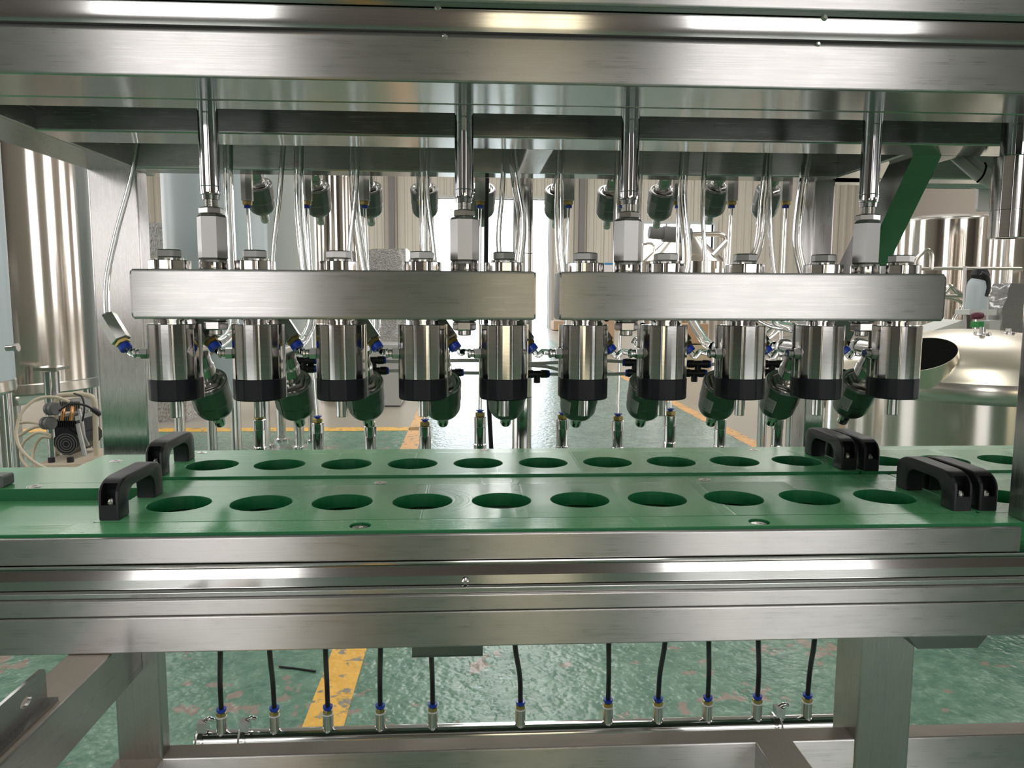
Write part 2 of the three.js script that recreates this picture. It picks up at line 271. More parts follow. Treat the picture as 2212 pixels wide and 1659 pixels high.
// far wall: a doorway, a window, corrugated panels set round them
const DOOR = [at(937, 430, FAR).x, at(1186, 430, FAR).x, at(1060, 430, FAR).y], WIN = [at(1387, 600, FAR).x, at(1537, 600, FAR).x, 1.6, at(1460, 484, FAR).y];
{
  const w = [box(HX0, DOOR[0], 0, TOP, FAR, FAR + 0.25), box(DOOR[0], DOOR[1], DOOR[2], TOP, FAR, FAR + 0.25), box(DOOR[1], WIN[0], 0, TOP, FAR, FAR + 0.25), box(WIN[0], WIN[1], 0, WIN[2], FAR, FAR + 0.25), box(WIN[0], WIN[1], WIN[3], TOP, FAR, FAR + 0.25), box(WIN[1], HX1, 0, TOP, FAR, FAR + 0.25)];
  const wall = struct('wall_far', merge(w), M.wall);
  const panel = (x0, x1, y0, y1) => {
    const o = [[-FAR, x0]]; const n = Math.max(1, Math.round((x1 - x0) / 0.3)), s = (x1 - x0) / n;
    const pts = [];
    for (let i = 0; i < n; i++) { const x = x0 + i * s; pts.push([-FAR + 0.02, x], [-FAR + 0.02, x + s * 0.55], [-FAR + 0.06, x + s * 0.65], [-FAR + 0.06, x + s * 0.9], [-FAR + 0.02, x + s]); }
    // outline counter-clockwise in (z, x)
    const out = [[-FAR, x0], ...pts.map(([z, x]) => [z, x]), [-FAR, x1]];
    return prism(out.reverse().reverse(), y0, y1, 'y', 0.2);
  };
  for (let x = -13.8; x < HX1 - 0.3; x += 1.2) {
    const x1 = Math.min(x + 1.18, HX1 - 0.05);
    const holes = [[DOOR[0], DOOR[1], 0, DOOR[2]], [WIN[0], WIN[1], WIN[2], WIN[3]]].filter((h) => h[0] < x1 && h[1] > x);
    let spans = [[x, x1, 0, TOP]];
    for (const h of holes) {
      spans = [];
      if (h[0] > x + 0.05) spans.push([x, h[0], 0, TOP]);
      if (h[1] < x1 - 0.05) spans.push([h[1], x1, 0, TOP]);
      const a = Math.max(x, h[0]), b = Math.min(x1, h[1]);
      if (h[2] > 0) spans.push([a, b, 0, h[2]]);
      spans.push([a, b, h[3], TOP]);
    }
    for (const s of spans) part(wall, 'panel', panel(...s), M.wall);
  }
  const frame = (n, x0, x1, y0, y1, mat, bars) => {
    const g = [box(x0 - 0.12, x0, y0, y1, FAR - 0.14, FAR + 0.26), box(x1, x1 + 0.12, y0, y1, FAR - 0.14, FAR + 0.26), box(x0 - 0.12, x1 + 0.12, y1, y1 + 0.12, FAR - 0.14, FAR + 0.26)];
    if (bars) { g.push(box(x0 - 0.12, x1 + 0.12, y0 - 0.1, y0, FAR - 0.2, FAR + 0.26)); for (let i = 1; i < bars; i++) g.push(box(x0 + (x1 - x0) * i / bars - 0.03, x0 + (x1 - x0) * i / bars + 0.03, y0, y1, FAR + 0.02, FAR + 0.1)); }
    return struct(n, merge(g), mat);
  };
  frame('door_1', DOOR[0], DOOR[1], 0, DOOR[2], M.paleWhite, 0);
  const w1 = frame('window_1', WIN[0], WIN[1], WIN[2], WIN[3], M.paleWhite, 3);
  for (let i = 0; i < 3; i++) part(w1, 'pane', box(WIN[0] + (WIN[1] - WIN[0]) * i / 3 + 0.03, WIN[0] + (WIN[1] - WIN[0]) * (i + 1) / 3 - 0.03, WIN[2], WIN[3], FAR + 0.055, FAR + 0.058), M.glass);
  struct('ground', box(-60, 60, -0.3, -0.05, FAR + 0.25, FAR + 70), M.ground);
  let k = 0;
  for (const px of [846, 1257, 2040]) { const a = at(px - 6, 500, FAR - 0.3).x, b = at(px + 6, 500, FAR - 0.3).x, w2 = Math.max(0.22, b - a); single('wall_column', ['dark steel wall column beside the plastic-wrapped box', 'dark steel wall column beyond the gap of the lifting bars', 'dark steel wall column behind the ribbed tanks'][k++], 'column', merge([box(a, a + w2, 0, TOP, FAR - 0.34, FAR - 0.31), box(a, a + w2, 0, TOP, FAR - 0.11, FAR - 0.08), box(a + w2 / 2 - 0.02, a + w2 / 2 + 0.02, 0, TOP, FAR - 0.31, FAR - 0.11)]), M.column); }
}
// windows behind the camera; side windows and roof panels added for stripes and fill: each a lit pane with a lamp of its size before it
const glowMat = (c, k) => physical({ color: new THREE.Color(0, 0, 0), emissive: new THREE.Color().setRGB(...c), emissiveIntensity: k, roughness: 1 });
const dayGlow = glowMat([0.98, 0.96, 0.96], WINDOW_GLOW), sideGlow = glowMat([0.98, 0.96, 0.96], SIDE_GLOW), roofGlow = glowMat([1, 0.98, 0.94], ROOF_GLOW), roofGlowFar = glowMat([1, 0.98, 0.94], ROOF_GLOW_FAR), warmGlow = glowMat([1, 0.86, 0.6], WARM_GLOW);
let windowNo = 2;
function litWindow(axis, c0, c1, y0, y1, mat, color, k) { // on the near wall (axis z) or a side wall (axis x at +/-)
  const name = `window_${windowNo++}`, f = 0.08, w = c1 - c0, h = y1 - y0;
  let B, L;
  if (axis === 'near') { B = (a0, a1, b0, b1, p0, p1) => box(a0, a1, b0, b1, NEAR + p0, NEAR + p1); L = [(c0 + c1) / 2, (y0 + y1) / 2, -NEAR - 0.03, (c0 + c1) / 2, (y0 + y1) / 2, -NEAR - 9]; }
  if (axis === 'left') { B = (a0, a1, b0, b1, p0, p1) => box(HX0 + p0, HX0 + p1, b0, b1, a0, a1); L = [HX0 + 0.03, (y0 + y1) / 2, -(c0 + c1) / 2, HX0 + 9, (y0 + y1) / 2, -(c0 + c1) / 2]; }
  if (axis === 'right') { B = (a0, a1, b0, b1, p0, p1) => box(HX1 - p1, HX1 - p0, b0, b1, a0, a1); L = [HX1 - 0.03, (y0 + y1) / 2, -(c0 + c1) / 2, HX1 - 9, (y0 + y1) / 2, -(c0 + c1) / 2]; }
  const o = struct(name, merge([B(c0 - f, c0, y0 - f, y1 + f, 0, 0.1), B(c1, c1 + f, y0 - f, y1 + f, 0, 0.1), B(c0, c1, y1, y1 + f, 0, 0.1), B(c0, c1, y0 - f, y0, 0, 0.1)]), M.paleWhite);
  part(o, 'window_pane', B(c0, c1, y0, y1, 0, 0.02), mat);
  const nb = Math.max(2, Math.round(w / 0.8)); for (let i = 1; i < nb; i++) part(o, 'mullion', B(c0 + w * i / nb - 0.035, c0 + w * i / nb + 0.035, y0, y1, 0.05, 0.1), M.paleWhite);
  part(o, 'transom', B(c0, c1, y0 + h * 0.62, y0 + h * 0.62 + 0.07, 0.05, 0.1), M.paleWhite);
  areaLight(w, h, ...L, color, k);
}
const dayC = new THREE.Color().setRGB(0.98, 0.96, 0.96), warmC = new THREE.Color().setRGB(1, 0.86, 0.6), roofC = new THREE.Color().setRGB(1, 0.98, 0.94);
for (const [a, b] of [[-7.0, -3.8], [4.4, 6.4], [6.6, 8.8]]) litWindow('near', a, b, 0.9, 7.5, dayGlow, dayC, WINDOW_GLOW);
litWindow('near', 0.35, 2.2, 0.1, 3.2, warmGlow, warmC, WARM_GLOW);  // warm sunlit door behind the camera, built like the windows
for (const [a, b] of [[-2, 1], [5, 8], [12, 15], [19, 22]]) { litWindow('left', a, b, 1.2, 4.6, sideGlow, dayC, SIDE_GLOW); litWindow('right', a, b, 1.2, 4.6, sideGlow, dayC, SIDE_GLOW); }  // unseen side windows, added so the round steel catches stripes
let roofNo = 0;
for (const z of [-1, 7, 15, 23]) for (const x of [-8, 1, 10]) {  // unseen glowing roof panels, added for general fill light
  const o = shade(new THREE.Mesh(box(x - 1.1, x + 1.1, TOP - 0.05, TOP, z - 2.2, z + 2.2), z > 5 ? roofGlowFar : roofGlow)); o.name = numbered('added_roof_panel'); o.userData.kind = 'structure'; scene.add(o); roofNo++;
  areaLight(2.2, 4.4, x, TOP - 0.07, -z, x, 0, -z - 0.001, roofC, z > 5 ? ROOF_GLOW_FAR : ROOF_GLOW);
}

// ---------------------------------------------------------------- machine frame
const YB = 1.4262;                                                  // underside of the top frame
const AFAR = 'compressor-side bar', BFAR = 'vessel-side bar';
const frame = thing('machine_frame', 'welded frame of brushed stainless tubes around the green plates', 'machine frame', [0.05, 0, -1.0]);
{
  const P = (n, g, m, l) => part(frame, n, g, m, l);
  // top: front tube, strip behind it, guide rail above, then two rear tubes between the side tubes
  P('front_beam', beamU(-0.599, 1.6, YB, 1.4678, 0.735, 0.815), [M.brushed, M.under], 'wide brushed top front tube');
  P('front_beam_strip', beamX(-0.599, 1.6, YB, 1.4678, 0.8162, 0.856), M.under);
  const rail = P('guide_rail', prism([[1.4714, -0.7352], [1.4812, -0.7329], [1.4897, -0.7321], [1.4897, -0.76], [1.4714, -0.76]].reverse(), -0.599, 1.6, 'x', 0.2), M.polished, 'polished guide rail over the front tube');
  part(rail, 'groove', box(-0.599, 1.6, 1.4676, 1.4716, 0.742, 0.79), M.darkSteel);
  P('top_beam', beamU(-0.599, 1.6, 1.4905, 1.56, 0.7165, 0.79), [M.brushed, M.under]);
  P('rear_beam', beamU(-0.518, 1.6, YB, YB + 0.08, 0.98, 1.052), [M.brushedDark, M.under], 'dark middle top tube');
  P('rear_beam', beamU(-0.518, 1.6, YB, YB + 0.08, 1.25, 1.30), [M.brushed, M.under], 'rearmost top tube');
  P('side_beam', beamZ(-0.599, -0.518, YB, YB + 0.08, 0.8162, 1.33), M.brushedDark);
  P('side_beam', beamZ(0.597, 0.68, YB, YB + 0.08, 1.052, 1.33), M.sheet);
  P('cross_tube', beamZ(0.077, 0.114, YB, YB + 0.05, 1.052, 1.25), M.brushed);
  P('top_panel', box(-0.59, 1.6, YB + 0.081, YB + 0.085, 0.79, 1.33), M.sheet);
  for (const [px, py, d] of [[946, 19, 0.7345], [1780, 38, 0.733]]) { const p = at(px, py, d); P('screw', moved(lathe([[0.0035, 0], [0.0033, 0.0015], [0.0018, 0.003], [0, 0.0033]], 16).rotateX(Math.PI / 2), p.x, p.y, p.z), M.bolt); }
  for (const [px, py] of [[961, 78], [1767, 95]]) { const p = at(px, py, 0.735); P('screw', moved(lathe([[0.0026, 0], [0.0024, 0.001], [0.0012, 0.002], [0, 0.0022]], 16).rotateX(Math.PI / 2), p.x, p.y, p.z), M.bolt); }
  // posts
  P('rear_post', beamY(at(187, 370, 1.27).x, at(295, 370, 1.27).x, 0.76, YB, 1.27, 1.31, 0.004), steel(0.4, [0.74, 0.72, 0.71], grain), 'wide rear post with vertical grain');
  P('rear_post', beamY(at(1761, 392, 1.27).x, at(1806, 392, 1.27).x, 0.76, YB, 1.27, 1.318, 0.004), M.brushed);
  P('front_post', beamY(at(2172, 1135, 0.775).x, at(2172, 1135, 0.775).x + 0.06, 1.0004, YB, 0.742, 0.775, 0.004), M.brushedDark);
  const bx0 = 0.608, bx1 = 0.648; // knee brace in a plane across the machine, its low face towards the front
  P('knee_brace', prism([[YB, -1.05], [1.13, -1.3], [1.13, -1.335], [1.2, -1.335], [YB, -1.11]], bx0, bx1, 'x', 0.2), M.brace, 'slanting knee brace mirroring the green plate');
  // table front: bar, grooves, guide rail, ledge, double lower tube
  P('table_bar', beamX(-0.9, at(2205, 1160, 0.7387).x, 0.9713, 0.9972, 0.7387, 0.7457, 0.0015), M.brushed);
  const low = P('guide_rail', prism([[0.955, -0.76], [0.9707, -0.76], [0.9707, -0.7375], [0.9697, -0.7365], [0.9682, -0.7365], [0.9672, -0.7375], [0.9665, -0.7355], [0.9577, -0.7325], [0.949, -0.7315], [0.949, -0.76]], -0.9, 1.6, 'x', 0.2), M.polished, 'polished guide rail under the table bar');
  P('ledge', beamX(-0.9, 1.6, 0.943, 0.9485, 0.7235, 0.76, 0.001), M.sheet);
  P('lower_beam', beamX(-0.9, 1.6, 0.9275, 0.9428, 0.7185, 0.76, 0.0012), M.brushed);
  P('lower_beam', beamX(-0.9, 1.6, 0.8905, 0.9265, 0.7185, 0.78, 0.0018), M.brushed, 'deepest front tube of the table');
  { const p = at(1005, 1255, 0.7305); P('screw', moved(lathe([[0.0035, 0], [0.0033, 0.0015], [0.0018, 0.003], [0, 0.0033]], 16).rotateX(Math.PI / 2), p.x, p.y, p.z), M.bolt); }
  // legs and the low rails
  const LD = 0.785, ly = 0.742;
  P('leg', beamY(at(247, 1500, LD).x, at(345, 1500, LD).x, ly, 0.8905, LD, LD + 0.022, 0.003), M.brushed);
  P('leg', beamY(at(1852, 1500, LD).x, at(1968, 1500, LD).x, 0, 0.8905, LD - 0.003, LD + 0.053, 0.003), M.brushed, 'thick leg reaching the floor');
  P('low_rail', topGroup(beamX(at(355, 1640, LD).x - 0.045, 1.6, ly - 0.05, ly, LD, LD + 0.026, 0.002)), [M.brushed, M.tanTop]);
  const zx0 = at(1632, 1608, LD).x, zx1 = at(1714, 1608, LD).x;
  P('low_cross_rail', topGroup(beamZ(zx0, zx1, ly - 0.05, ly, 0.35, LD + 0.002, 0.002)), [M.brushed, M.tanTop]);
  P('low_cross_rail', topGroup(beamZ(at(250, 1645, LD).x, at(352, 1645, LD).x, ly - 0.05, ly, 0.35, LD + 0.002, 0.002)), [M.brushed, M.tanTop]);
  P('rear_low_beam', beamX(-0.8, 1.0, 0.72, 0.9, 1.262, 1.36, 0.002), M.brushedDark);
  for (const x of [-0.78, 0.96]) P('side_rail', beamZ(x - 0.02, x + 0.02, 0.86, 0.9, 0.77, 1.27), M.brushed);
  P('foot_post', beamY(zx0 + 0.005, zx1 - 0.005, 0, ly - 0.05, 0.36, 0.4, 0.002), M.brushed);
}
const outrigger = thing('outrigger_beam', 'slanting stainless tube with tan top running out beside the leg', 'beam', [-0.36, 0.84, -0.5]);
part(outrigger, 'tube', topGroup(beamZ(-0.383, -0.342, 0.84, 0.8899, 0.2, 0.784, 0.002)), [M.brushed, M.tanTop]);
{
  const x0 = -0.365, y0 = 0.8902, z0 = -0.635, z1 = -0.415; // angle bracket with a slot, lying on the tube
  const s = new THREE.Shape(); const w = 0.22, h = 0.03; s.moveTo(0, 0); s.lineTo(w, 0); s.lineTo(w, h - 0.006); s.quadraticCurveTo(w, h, w - 0.006, h); s.lineTo(0, h); s.closePath();
  const hole = new THREE.Path(); hole.absellipse(w - 0.03, h * 0.5, 0.008, 0.004, 0, Math.PI * 2); s.holes.push(hole);
  const g = new THREE.ExtrudeGeometry(s, { depth: 0.003, bevelEnabled: false, curveSegments: 12 }); g.rotateY(Math.PI / 2); g.translate(x0 + 0.006, y0, z1);
  part(outrigger, 'slotted_bracket', merge([g, box(x0 + 0.006, x0 + 0.018, y0, y0 + 0.003, -z1, -z0)]), M.brushedDark);
}
single('drain_box', 'steel drain box under the middle of the front tube', 'drain box', (() => { const a = at(890, 1400, 0.82), b = at(1043, 1420, 0.82); return prism(rrect(b.y, 0.889, -0.9, -0.82, 0.004), a.x, b.x, 'x', 0.9); })(), M.shadedSheet);
single('discharge_chute', 'tapered steel chute under the front tube beside the thick leg', 'chute', (() => { const a = at(1945, 1375, 0.746), b = at(1982, 1402, 0.746), c = at(2112, 1400, 0.746), e = at(2150, 1370, 0.746); return prism([[a.x, 0.889], [b.x, b.y], [c.x, b.y], [e.x, 0.889]], -0.7795, -0.746, 'z', 0.2); })(), M.shadedSheet);

// ---------------------------------------------------------------- green plates
const hx = [...Array(10)].map((_, i) => -0.321 + 0.0898 * i);
function plateGeo(x0, x1, d0, d1, y, t, holes, r = 0.0335, corner = 0.004) {
  const s = new THREE.Shape(), q = rrect(x0, x1, d0, d1, corner, 3); q.forEach(([a, b], i) => i ? s.lineTo(a, b) : s.moveTo(a, b)); s.closePath();
  for (const [hxx, hd, hr] of holes) { const p = new THREE.Path(); p.absarc(hxx, hd, hr || r, 0, Math.PI * 2, true); s.holes.push(p); }
  const g = new THREE.ExtrudeGeometry(s, { depth: t - 0.0012, bevelEnabled: true, bevelSize: 0.0006, bevelThickness: 0.0006, bevelOffset: -0.0006, bevelSegments: 1, curveSegments: 36 });
  g.rotateX(-Math.PI / 2); g.translate(0, y - t + 0.0006, 0);      // outline y becomes depth
  const pos = g.attributes.position, uv = g.attributes.uv;
  for (let i = 0; i < pos.count; i++) uv.setXY(i, (pos.getX(i) - MILL.x0) / (MILL.x1 - MILL.x0), (-pos.getZ(i) - MILL.z0) / (MILL.z1 - MILL.z0));
  return toCreasedNormals(g, 0.5);
}
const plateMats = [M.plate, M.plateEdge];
const discScrew = (r) => merge([lathe([[r, 0], [r, 0.0006], [r * 0.96, 0.001], [r * 0.32, 0.0012], [r * 0.28, 0.0004], [0, 0.0003]], 24, 0.3)]);
function plateScrew(parent, px, py, r = 0.0085, dy = 0) { const p = onY(px, py, 1.0); part(parent, 'screw', moved(discScrew(r), p.x, 1.0 - 0.0008 + dy, p.z), M.bolt); return p; }
{
  const base = thing('plastic_bed', 'green plastic base with a sunken lane and raised blocks under the plates', 'plastic base', [0.2, 0.96, -0.94]);
  const sp = [[778, 1135], [1640, 1127]].map(([x, y]) => onY(x, y, 1.0));
  part(base, 'front_strip', plateGeo(-0.9, 1.2, 0.746, 0.7838, 1.0, 0.02, sp.map((p) => [p.x, -p.z, 0.0105])), plateMats);
  for (const p of sp) part(base, 'screw', moved(discScrew(0.0085), p.x, 0.9972, p.z), M.bolt);
  part(base, 'lane', plateGeo(-0.9, 1.2, 0.762, 1.14, 0.98, 0.016, hx.map((x) => [x, 0.855, 0.0335]).concat(hx.map((x) => [x - 0.0275, 1.04, 0.0335]))), plateMats);
  part(base, 'lane_floor', plateGeo(-0.9, -0.3852, 0.784, 0.928, 0.9857, 0.0056, []), plateMats);
  part(base, 'block', plateGeo(-0.9, -0.3852, 0.9285, 0.957, 1.0, 0.0195, []), plateMats); part(base, 'block', plateGeo(-0.53, -0.4105, 0.957, 1.13, 1.0, 0.0195, []), plateMats);
  for (const [x, y] of [[75, 1051], [251, 996]]) plateScrew(base, x, y, 0.0085, 0.0004);
  part(base, 'bottom', box(-0.9, 1.2, 0.945, 0.9485, 0.79, 1.14), M.darkSteel);
  base.userData.label = 'green plastic base with a sunken lane left of the handles';
}
function holePlate(label, x0, x1, d0, d1, y, holes, screws = []) {
  const t = thing('hole_plate', label, 'bottle plate', [(x0 + x1) / 2, y - 0.016, -(d0 + d1) / 2]);
  part(t, 'plate', plateGeo(x0, x1, d0, d1, y, 0.016, holes, 0.0335, 0.006), plateMats);
  for (const s of screws) plateScrew(t, ...s);
  return t;
}
holePlate('front green plate with ten full holes below the filling heads', -0.385, 0.5525, 0.7842, 0.9692, 1.0, hx.map((x) => [x - 0.002, 0.855]), [[822, 1043, 0.008, 0.0003], [1522, 1036, 0.008, 0.0003]]);
holePlate('rear green plate with ten full holes, its front edge a dark line', -0.41, 0.5185, 0.972, 1.142, 1.003, hx.map((x) => [x - 0.0265, 1.041]), [[436, 982, 0.007, 0.0033], [1628, 976, 0.007, 0.0033], [1046, 976, 0.007, 0.0033]]);
holePlate('front green plate beyond the paired handles, mostly hidden by the post', 0.5532, 1.2, 0.7842, 0.9692, 1.0, [0.6244, 0.7144, 0.8].map((x) => [x, 0.852]));
holePlate('rear green plate with milled arcs beyond the paired handles', 0.5192, 1.2, 0.972, 1.142, 1.003, [0.5815, 0.6715, 0.7615].map((x) => [x, 1.037]));

// bridge handles: one carved body, five copies
{
  const L = 0.115, hh = 0.042, w = 0.0215, s = new THREE.Shape();
  s.moveTo(-L / 2, 0); s.lineTo(-L / 2, hh * 0.55); s.bezierCurveTo(-L / 2, hh * 0.85, -L / 2 + 0.012, hh, -L / 2 + 0.03, hh); s.lineTo(L / 2 - 0.03, hh); s.bezierCurveTo(L / 2 - 0.012, hh, L / 2, hh * 0.85, L / 2, hh * 0.55); s.lineTo(L / 2, 0);
  s.lineTo(L / 2 - 0.024, 0); s.lineTo(L / 2 - 0.024, 0.012); s.bezierCurveTo(L / 2 - 0.024, 0.022, L / 2 - 0.03, 0.028, L / 2 - 0.04, 0.0285); s.lineTo(-L / 2 + 0.04, 0.0285); s.bezierCurveTo(-L / 2 + 0.03, 0.028, -L / 2 + 0.024, 0.022, -L / 2 + 0.024, 0.012); s.lineTo(-L / 2 + 0.024, 0); s.closePath();
  const g = new THREE.ExtrudeGeometry(s, { depth: w - 0.005, bevelEnabled: true, bevelSize: 0.0025, bevelThickness: 0.0025, bevelOffset: -0.0025, bevelSegments: 3, curveSegments: 10 });
  g.translate(0, 0, -(w - 0.005) / 2); g.rotateY(-Math.PI / 2);   // long way along z, thickness along x
  const ev = new Evaluator(); ev.useGroups = false; ev.attributes = ['position', 'normal', 'uv'];
  let b = new Brush(g); b.updateMatrixWorld();
  for (const e of [-1, 1]) { const c = new THREE.ExtrudeGeometry((() => { const q = new THREE.Shape(); q.moveTo(0.001, 0.016); q.lineTo(-0.0145, 0.016); q.bezierCurveTo(-0.0145, 0.028, -0.012, 0.036, 0.001, hh + 0.006); q.lineTo(0.001 + 0.02, hh + 0.006); q.lineTo(0.021, 0.016); q.closePath(); return q; })(), { depth: 0.0145, bevelEnabled: false, curveSegments: 8 });
    c.translate(0, 0, -0.00725); if (e < 0) c.rotateY(Math.PI); c.translate(e * L / 2, 0, 0); c.rotateY(-Math.PI / 2);
    const k = new Brush(c); k.updateMatrixWorld(); b = ev.evaluate(b, k, SUBTRACTION); b.updateMatrixWorld(); }
  const body = toCreasedNormals(b.geometry.index ? b.geometry.toNonIndexed() : b.geometry, 0.5);
  const spots = [[-0.3703, 0.8485, 1.0, 'black bridge handle in front on the end of the long front plate facing the compressor'], [-0.3975, 1.032, 1.003, 'black bridge handle on the rear plate, at its end towards the compressor'], [0.5375, 0.848, 1.0, 'black bridge handle on the front plate, inner one of the pair'], [0.5665, 0.848, 1.0, 'black bridge handle of the front pair, the one close to the upright post'], [0.5055, 1.038, 1.003, 'black bridge handle on the rear plate, inner one of the rear pair'], [0.5325, 1.03, 1.003, 'black bridge handle of the rear pair, on the plate with milled arcs']];
  let first;
  for (const [x, d, y, label] of spots) {
    if (!first) {
      first = thing('bridge_handle', label, 'handle', [x, y, -d], 'black bridge handles'); local(first, 'grip', body, M.blackPlastic);
      for (const e of [-1, 1]) local(first, 'screw', moved(lathe([[0.0045, 0], [0.0045, 0.003], [0.003, 0.005], [0.0018, 0.005], [0.0016, 0.003], [0, 0.003]], 16, 0.4), 0, 0.0162, e * (L / 2 - 0.007)), M.bolt, 'shiny screw head');
    } else { const c = first.clone(); c.name = numbered('bridge_handle'); c.position.set(x, y, -d); c.userData = { ...first.userData, label }; scene.add(c); }
  }
}

// ---------------------------------------------------------------- lifting bars, rods, heads
const BY0 = 1.2058, BY1 = 1.2578, BD0 = 0.825, BD1 = 0.882;
for (const [x0, x1, label] of [[-0.352, 0.0712, 'brushed lifting bar with softly rounded ends, on the compressor side'], [0.0965, 0.524, 'brushed lifting bar with a visible end face, on the vessel side']]) {
  const t = thing('lifting_bar', label, 'lifting bar', [(x0 + x1) / 2, BY0, -0.853]);
  part(t, 'tube', prism(rrect(BY0, BY1, -BD1, -BD0, 0.0035), x0 + 0.002, x1 - 0.002, 'x', 0.9), M.brushed);
  for (const e of [0, 1]) part(t, 'end_cap', prism(rrect(BY0 + 0.001, BY1 - 0.001, -BD1 + 0.001, -BD0 - 0.0002, 0.006), e ? x1 - 0.003 : x0, e ? x1 : x0 + 0.003, 'x', 0.9), M.brushedDark);
}
const ordA = ['outermost', 'second from outer end', 'middle one', 'second from the gap', 'next to the gap'], ordOf = (i) => i < 5 ? `${ordA[i]}, ${AFAR}` : `${ordA[9 - i]}, ${BFAR}`;
{
  const t = thing('filling_head', '', 'filling head', [hx[0], 1.0975, -0.853], 'filling heads under the lifting bars');
  const y = (v) => v - 1.0975, O = (n, g, m, l, p = t) => local(p, n, g, m, l);
  O('sleeve', lathe([[0, y(1.1405)], [0.0262, y(1.1405)], [0.0262, y(1.1995)], [0.0256, y(1.2003)], [0, y(1.2003)]], 64, 0.4), M.turned);
  O('black_ring', lathe([[0, y(1.1178)], [0.0255, y(1.1178)], [0.0266, y(1.119)], [0.0268, y(1.1402)], [0.0262, y(1.1412)], [0, y(1.1412)]], 64, 0.4), M.blackRing, 'black plastic ring');
  O('nozzle', lathe([[0.004, y(1.1)], [0.004, 0], [0.0055, 0], [0.0058, 0.0005], [0.0058, y(1.122)]], 24, 0.4), M.turned);
  O('neck', lathe([[0.0145, y(1.2)], [0.0145, y(1.2055)], [0.017, y(1.2045)], [0.017, y(1.2057)], [0, y(1.2057)]], 40, 0.4), M.turned);
  O('flange', lathe([[0, y(BY1)], [0.0208, y(BY1)], [0.0212, y(BY1 + 0.0006)], [0.0212, y(BY1 + 0.0094)], [0.0206, y(BY1 + 0.01)], [0, y(BY1 + 0.01)]], 48, 0.45), M.turned);
  O('washer', lathe([[0, y(BY1 + 0.01)], [0.0142, y(BY1 + 0.01)], [0.0145, y(BY1 + 0.0125)], [0.0135, y(BY1 + 0.0128)], [0, y(BY1 + 0.0128)]], 32, 0.4), M.bolt);
  const bolt = O('bolt_head', hex(0.0235, y(BY1 + 0.0128), y(BY1 + 0.0215)), M.cast);
  bolt.rotation.y = 0.35;
  O('rear_plate', box(-0.0277, 0.0277, y(1.1185), y(1.2), 0.0085, 0.0105), M.polished);
  const port = O('port_fitting', aim(merge([hex(0.011, 0, 0.008, 0.0006), rod(0.0042, 0.008, 0.0115, 20), rod(0.0052, 0.0115, 0.0145, 20)]), V(-0.0255, y(1.1685), 0.004), V(-0.04, y(1.1685), 0.006)), M.bolt);
  for (let i = 0; i < 10; i++) {
    const o = i ? t.clone() : t; if (i) { o.name = numbered('filling_head'); scene.add(o); o.children[6].rotation.y = 0.1 + rnd() * 0.9; }
    o.position.x = hx[i]; o.userData = { ...t.userData, label: `polished filling head with black ring, ${ordOf(i)}` };
  }
}
{ // piston rods with lock nut, long coupling and under-nut
  const px = [[460, 'outer half', 0], [1003, 'half by the gap', 0], [1356, 'half by the gap', 1], [1870, 'outer half', 1]];
  const t = thing('piston_rod', '', 'piston rod', [0, 1.19, -0.853], 'piston rods lifting the bars');
  const y = (v) => v - 1.19, O = (n, g, m) => local(t, n, g, m);
  O('rod', lathe([[0, y(1.332)], [0.0085, y(1.332)], [0.009, y(1.3365)], [0.0098, y(1.3375)], [0.0102, y(1.342)], [0.0102, y(1.345)], [0.0099, y(1.3455)], [0.0102, y(1.346)], [0.0102, y(YB + 0.04)], [0, y(YB + 0.04)]], 40, 0.35), M.chrome);
  const th = []; for (let k = 0; k < 9; k++) { th.push([0.0068, y(1.3225) + k * 0.0012], [0.0075, y(1.3225) + k * 0.0012 + 0.0006]); } th.push([0.0068, y(1.3335)]);
  O('thread', lathe(th, 28, 0.2), M.bolt);
  O('lock_nut', hex(0.0225, y(1.3165), y(1.3238)), M.bolt);
  const cp = O('hex_coupling', lathe([[0, y(1.268)], [0.0135, y(1.268)], [0.0156, y(1.2705)], [0.0156, y(1.3135)], [0.0135, y(1.3162)], [0, y(1.3162)]], 6, 0.3), M.cast); cp.rotation.y = Math.PI / 6 + 0.06;
  O('base_collar', lathe([[0, y(BY1)], [0.0148, y(BY1)], [0.015, y(BY1 + 0.0005)], [0.015, y(BY1 + 0.0085)], [0.0143, y(BY1 + 0.0105)], [0, y(BY1 + 0.0105)]], 40, 0.4), M.turned);
  const un = O('under_nut', hex(0.0225, y(1.1935), y(1.2035), 0.0014), M.bolt); un.rotation.y = 0.5;
  O('under_washer', rod(0.0135, y(1.2036), y(BY0), 32), M.bolt);
  O('stud', rod(0.0072, y(1.188), y(1.196), 24), M.bolt);
  px.forEach(([p, w, s], i) => { const o = i ? t.clone() : t; if (i) { o.name = numbered('piston_rod'); scene.add(o); } o.position.x = at(p, 540, 0.853).x; o.userData = { ...t.userData, label: `chrome piston rod with hex coupling, ${w} of the ${s ? BFAR : AFAR}` }; });
}
{ // the large cylinder hanging at the edge of the frame
  const p = at(2176, 500, 0.87), y = (py) => at(2176, py, 0.87).y;
  const t = thing('guide_cylinder', 'thick polished guide cylinder hanging beside the white hoses', 'cylinder', [p.x, y(515), p.z]);
  part(t, 'sleeve', moved(lathe([[0.012, y(515)], [0.0192, y(515)], [0.0198, y(514)], [0.0198, y(456)], [0.0195, y(455.3)], [0.0198, y(454.6)], [0.0198, y(341)], [0.0192, y(339)], [0.015, y(339)]], 56, 0.35), p.x, 0, p.z), M.turned);
  part(t, 'shaft', moved(rod(0.0158, y(512), YB + 0.03, 48), p.x + 0.003, 0, p.z), M.chrome);
}

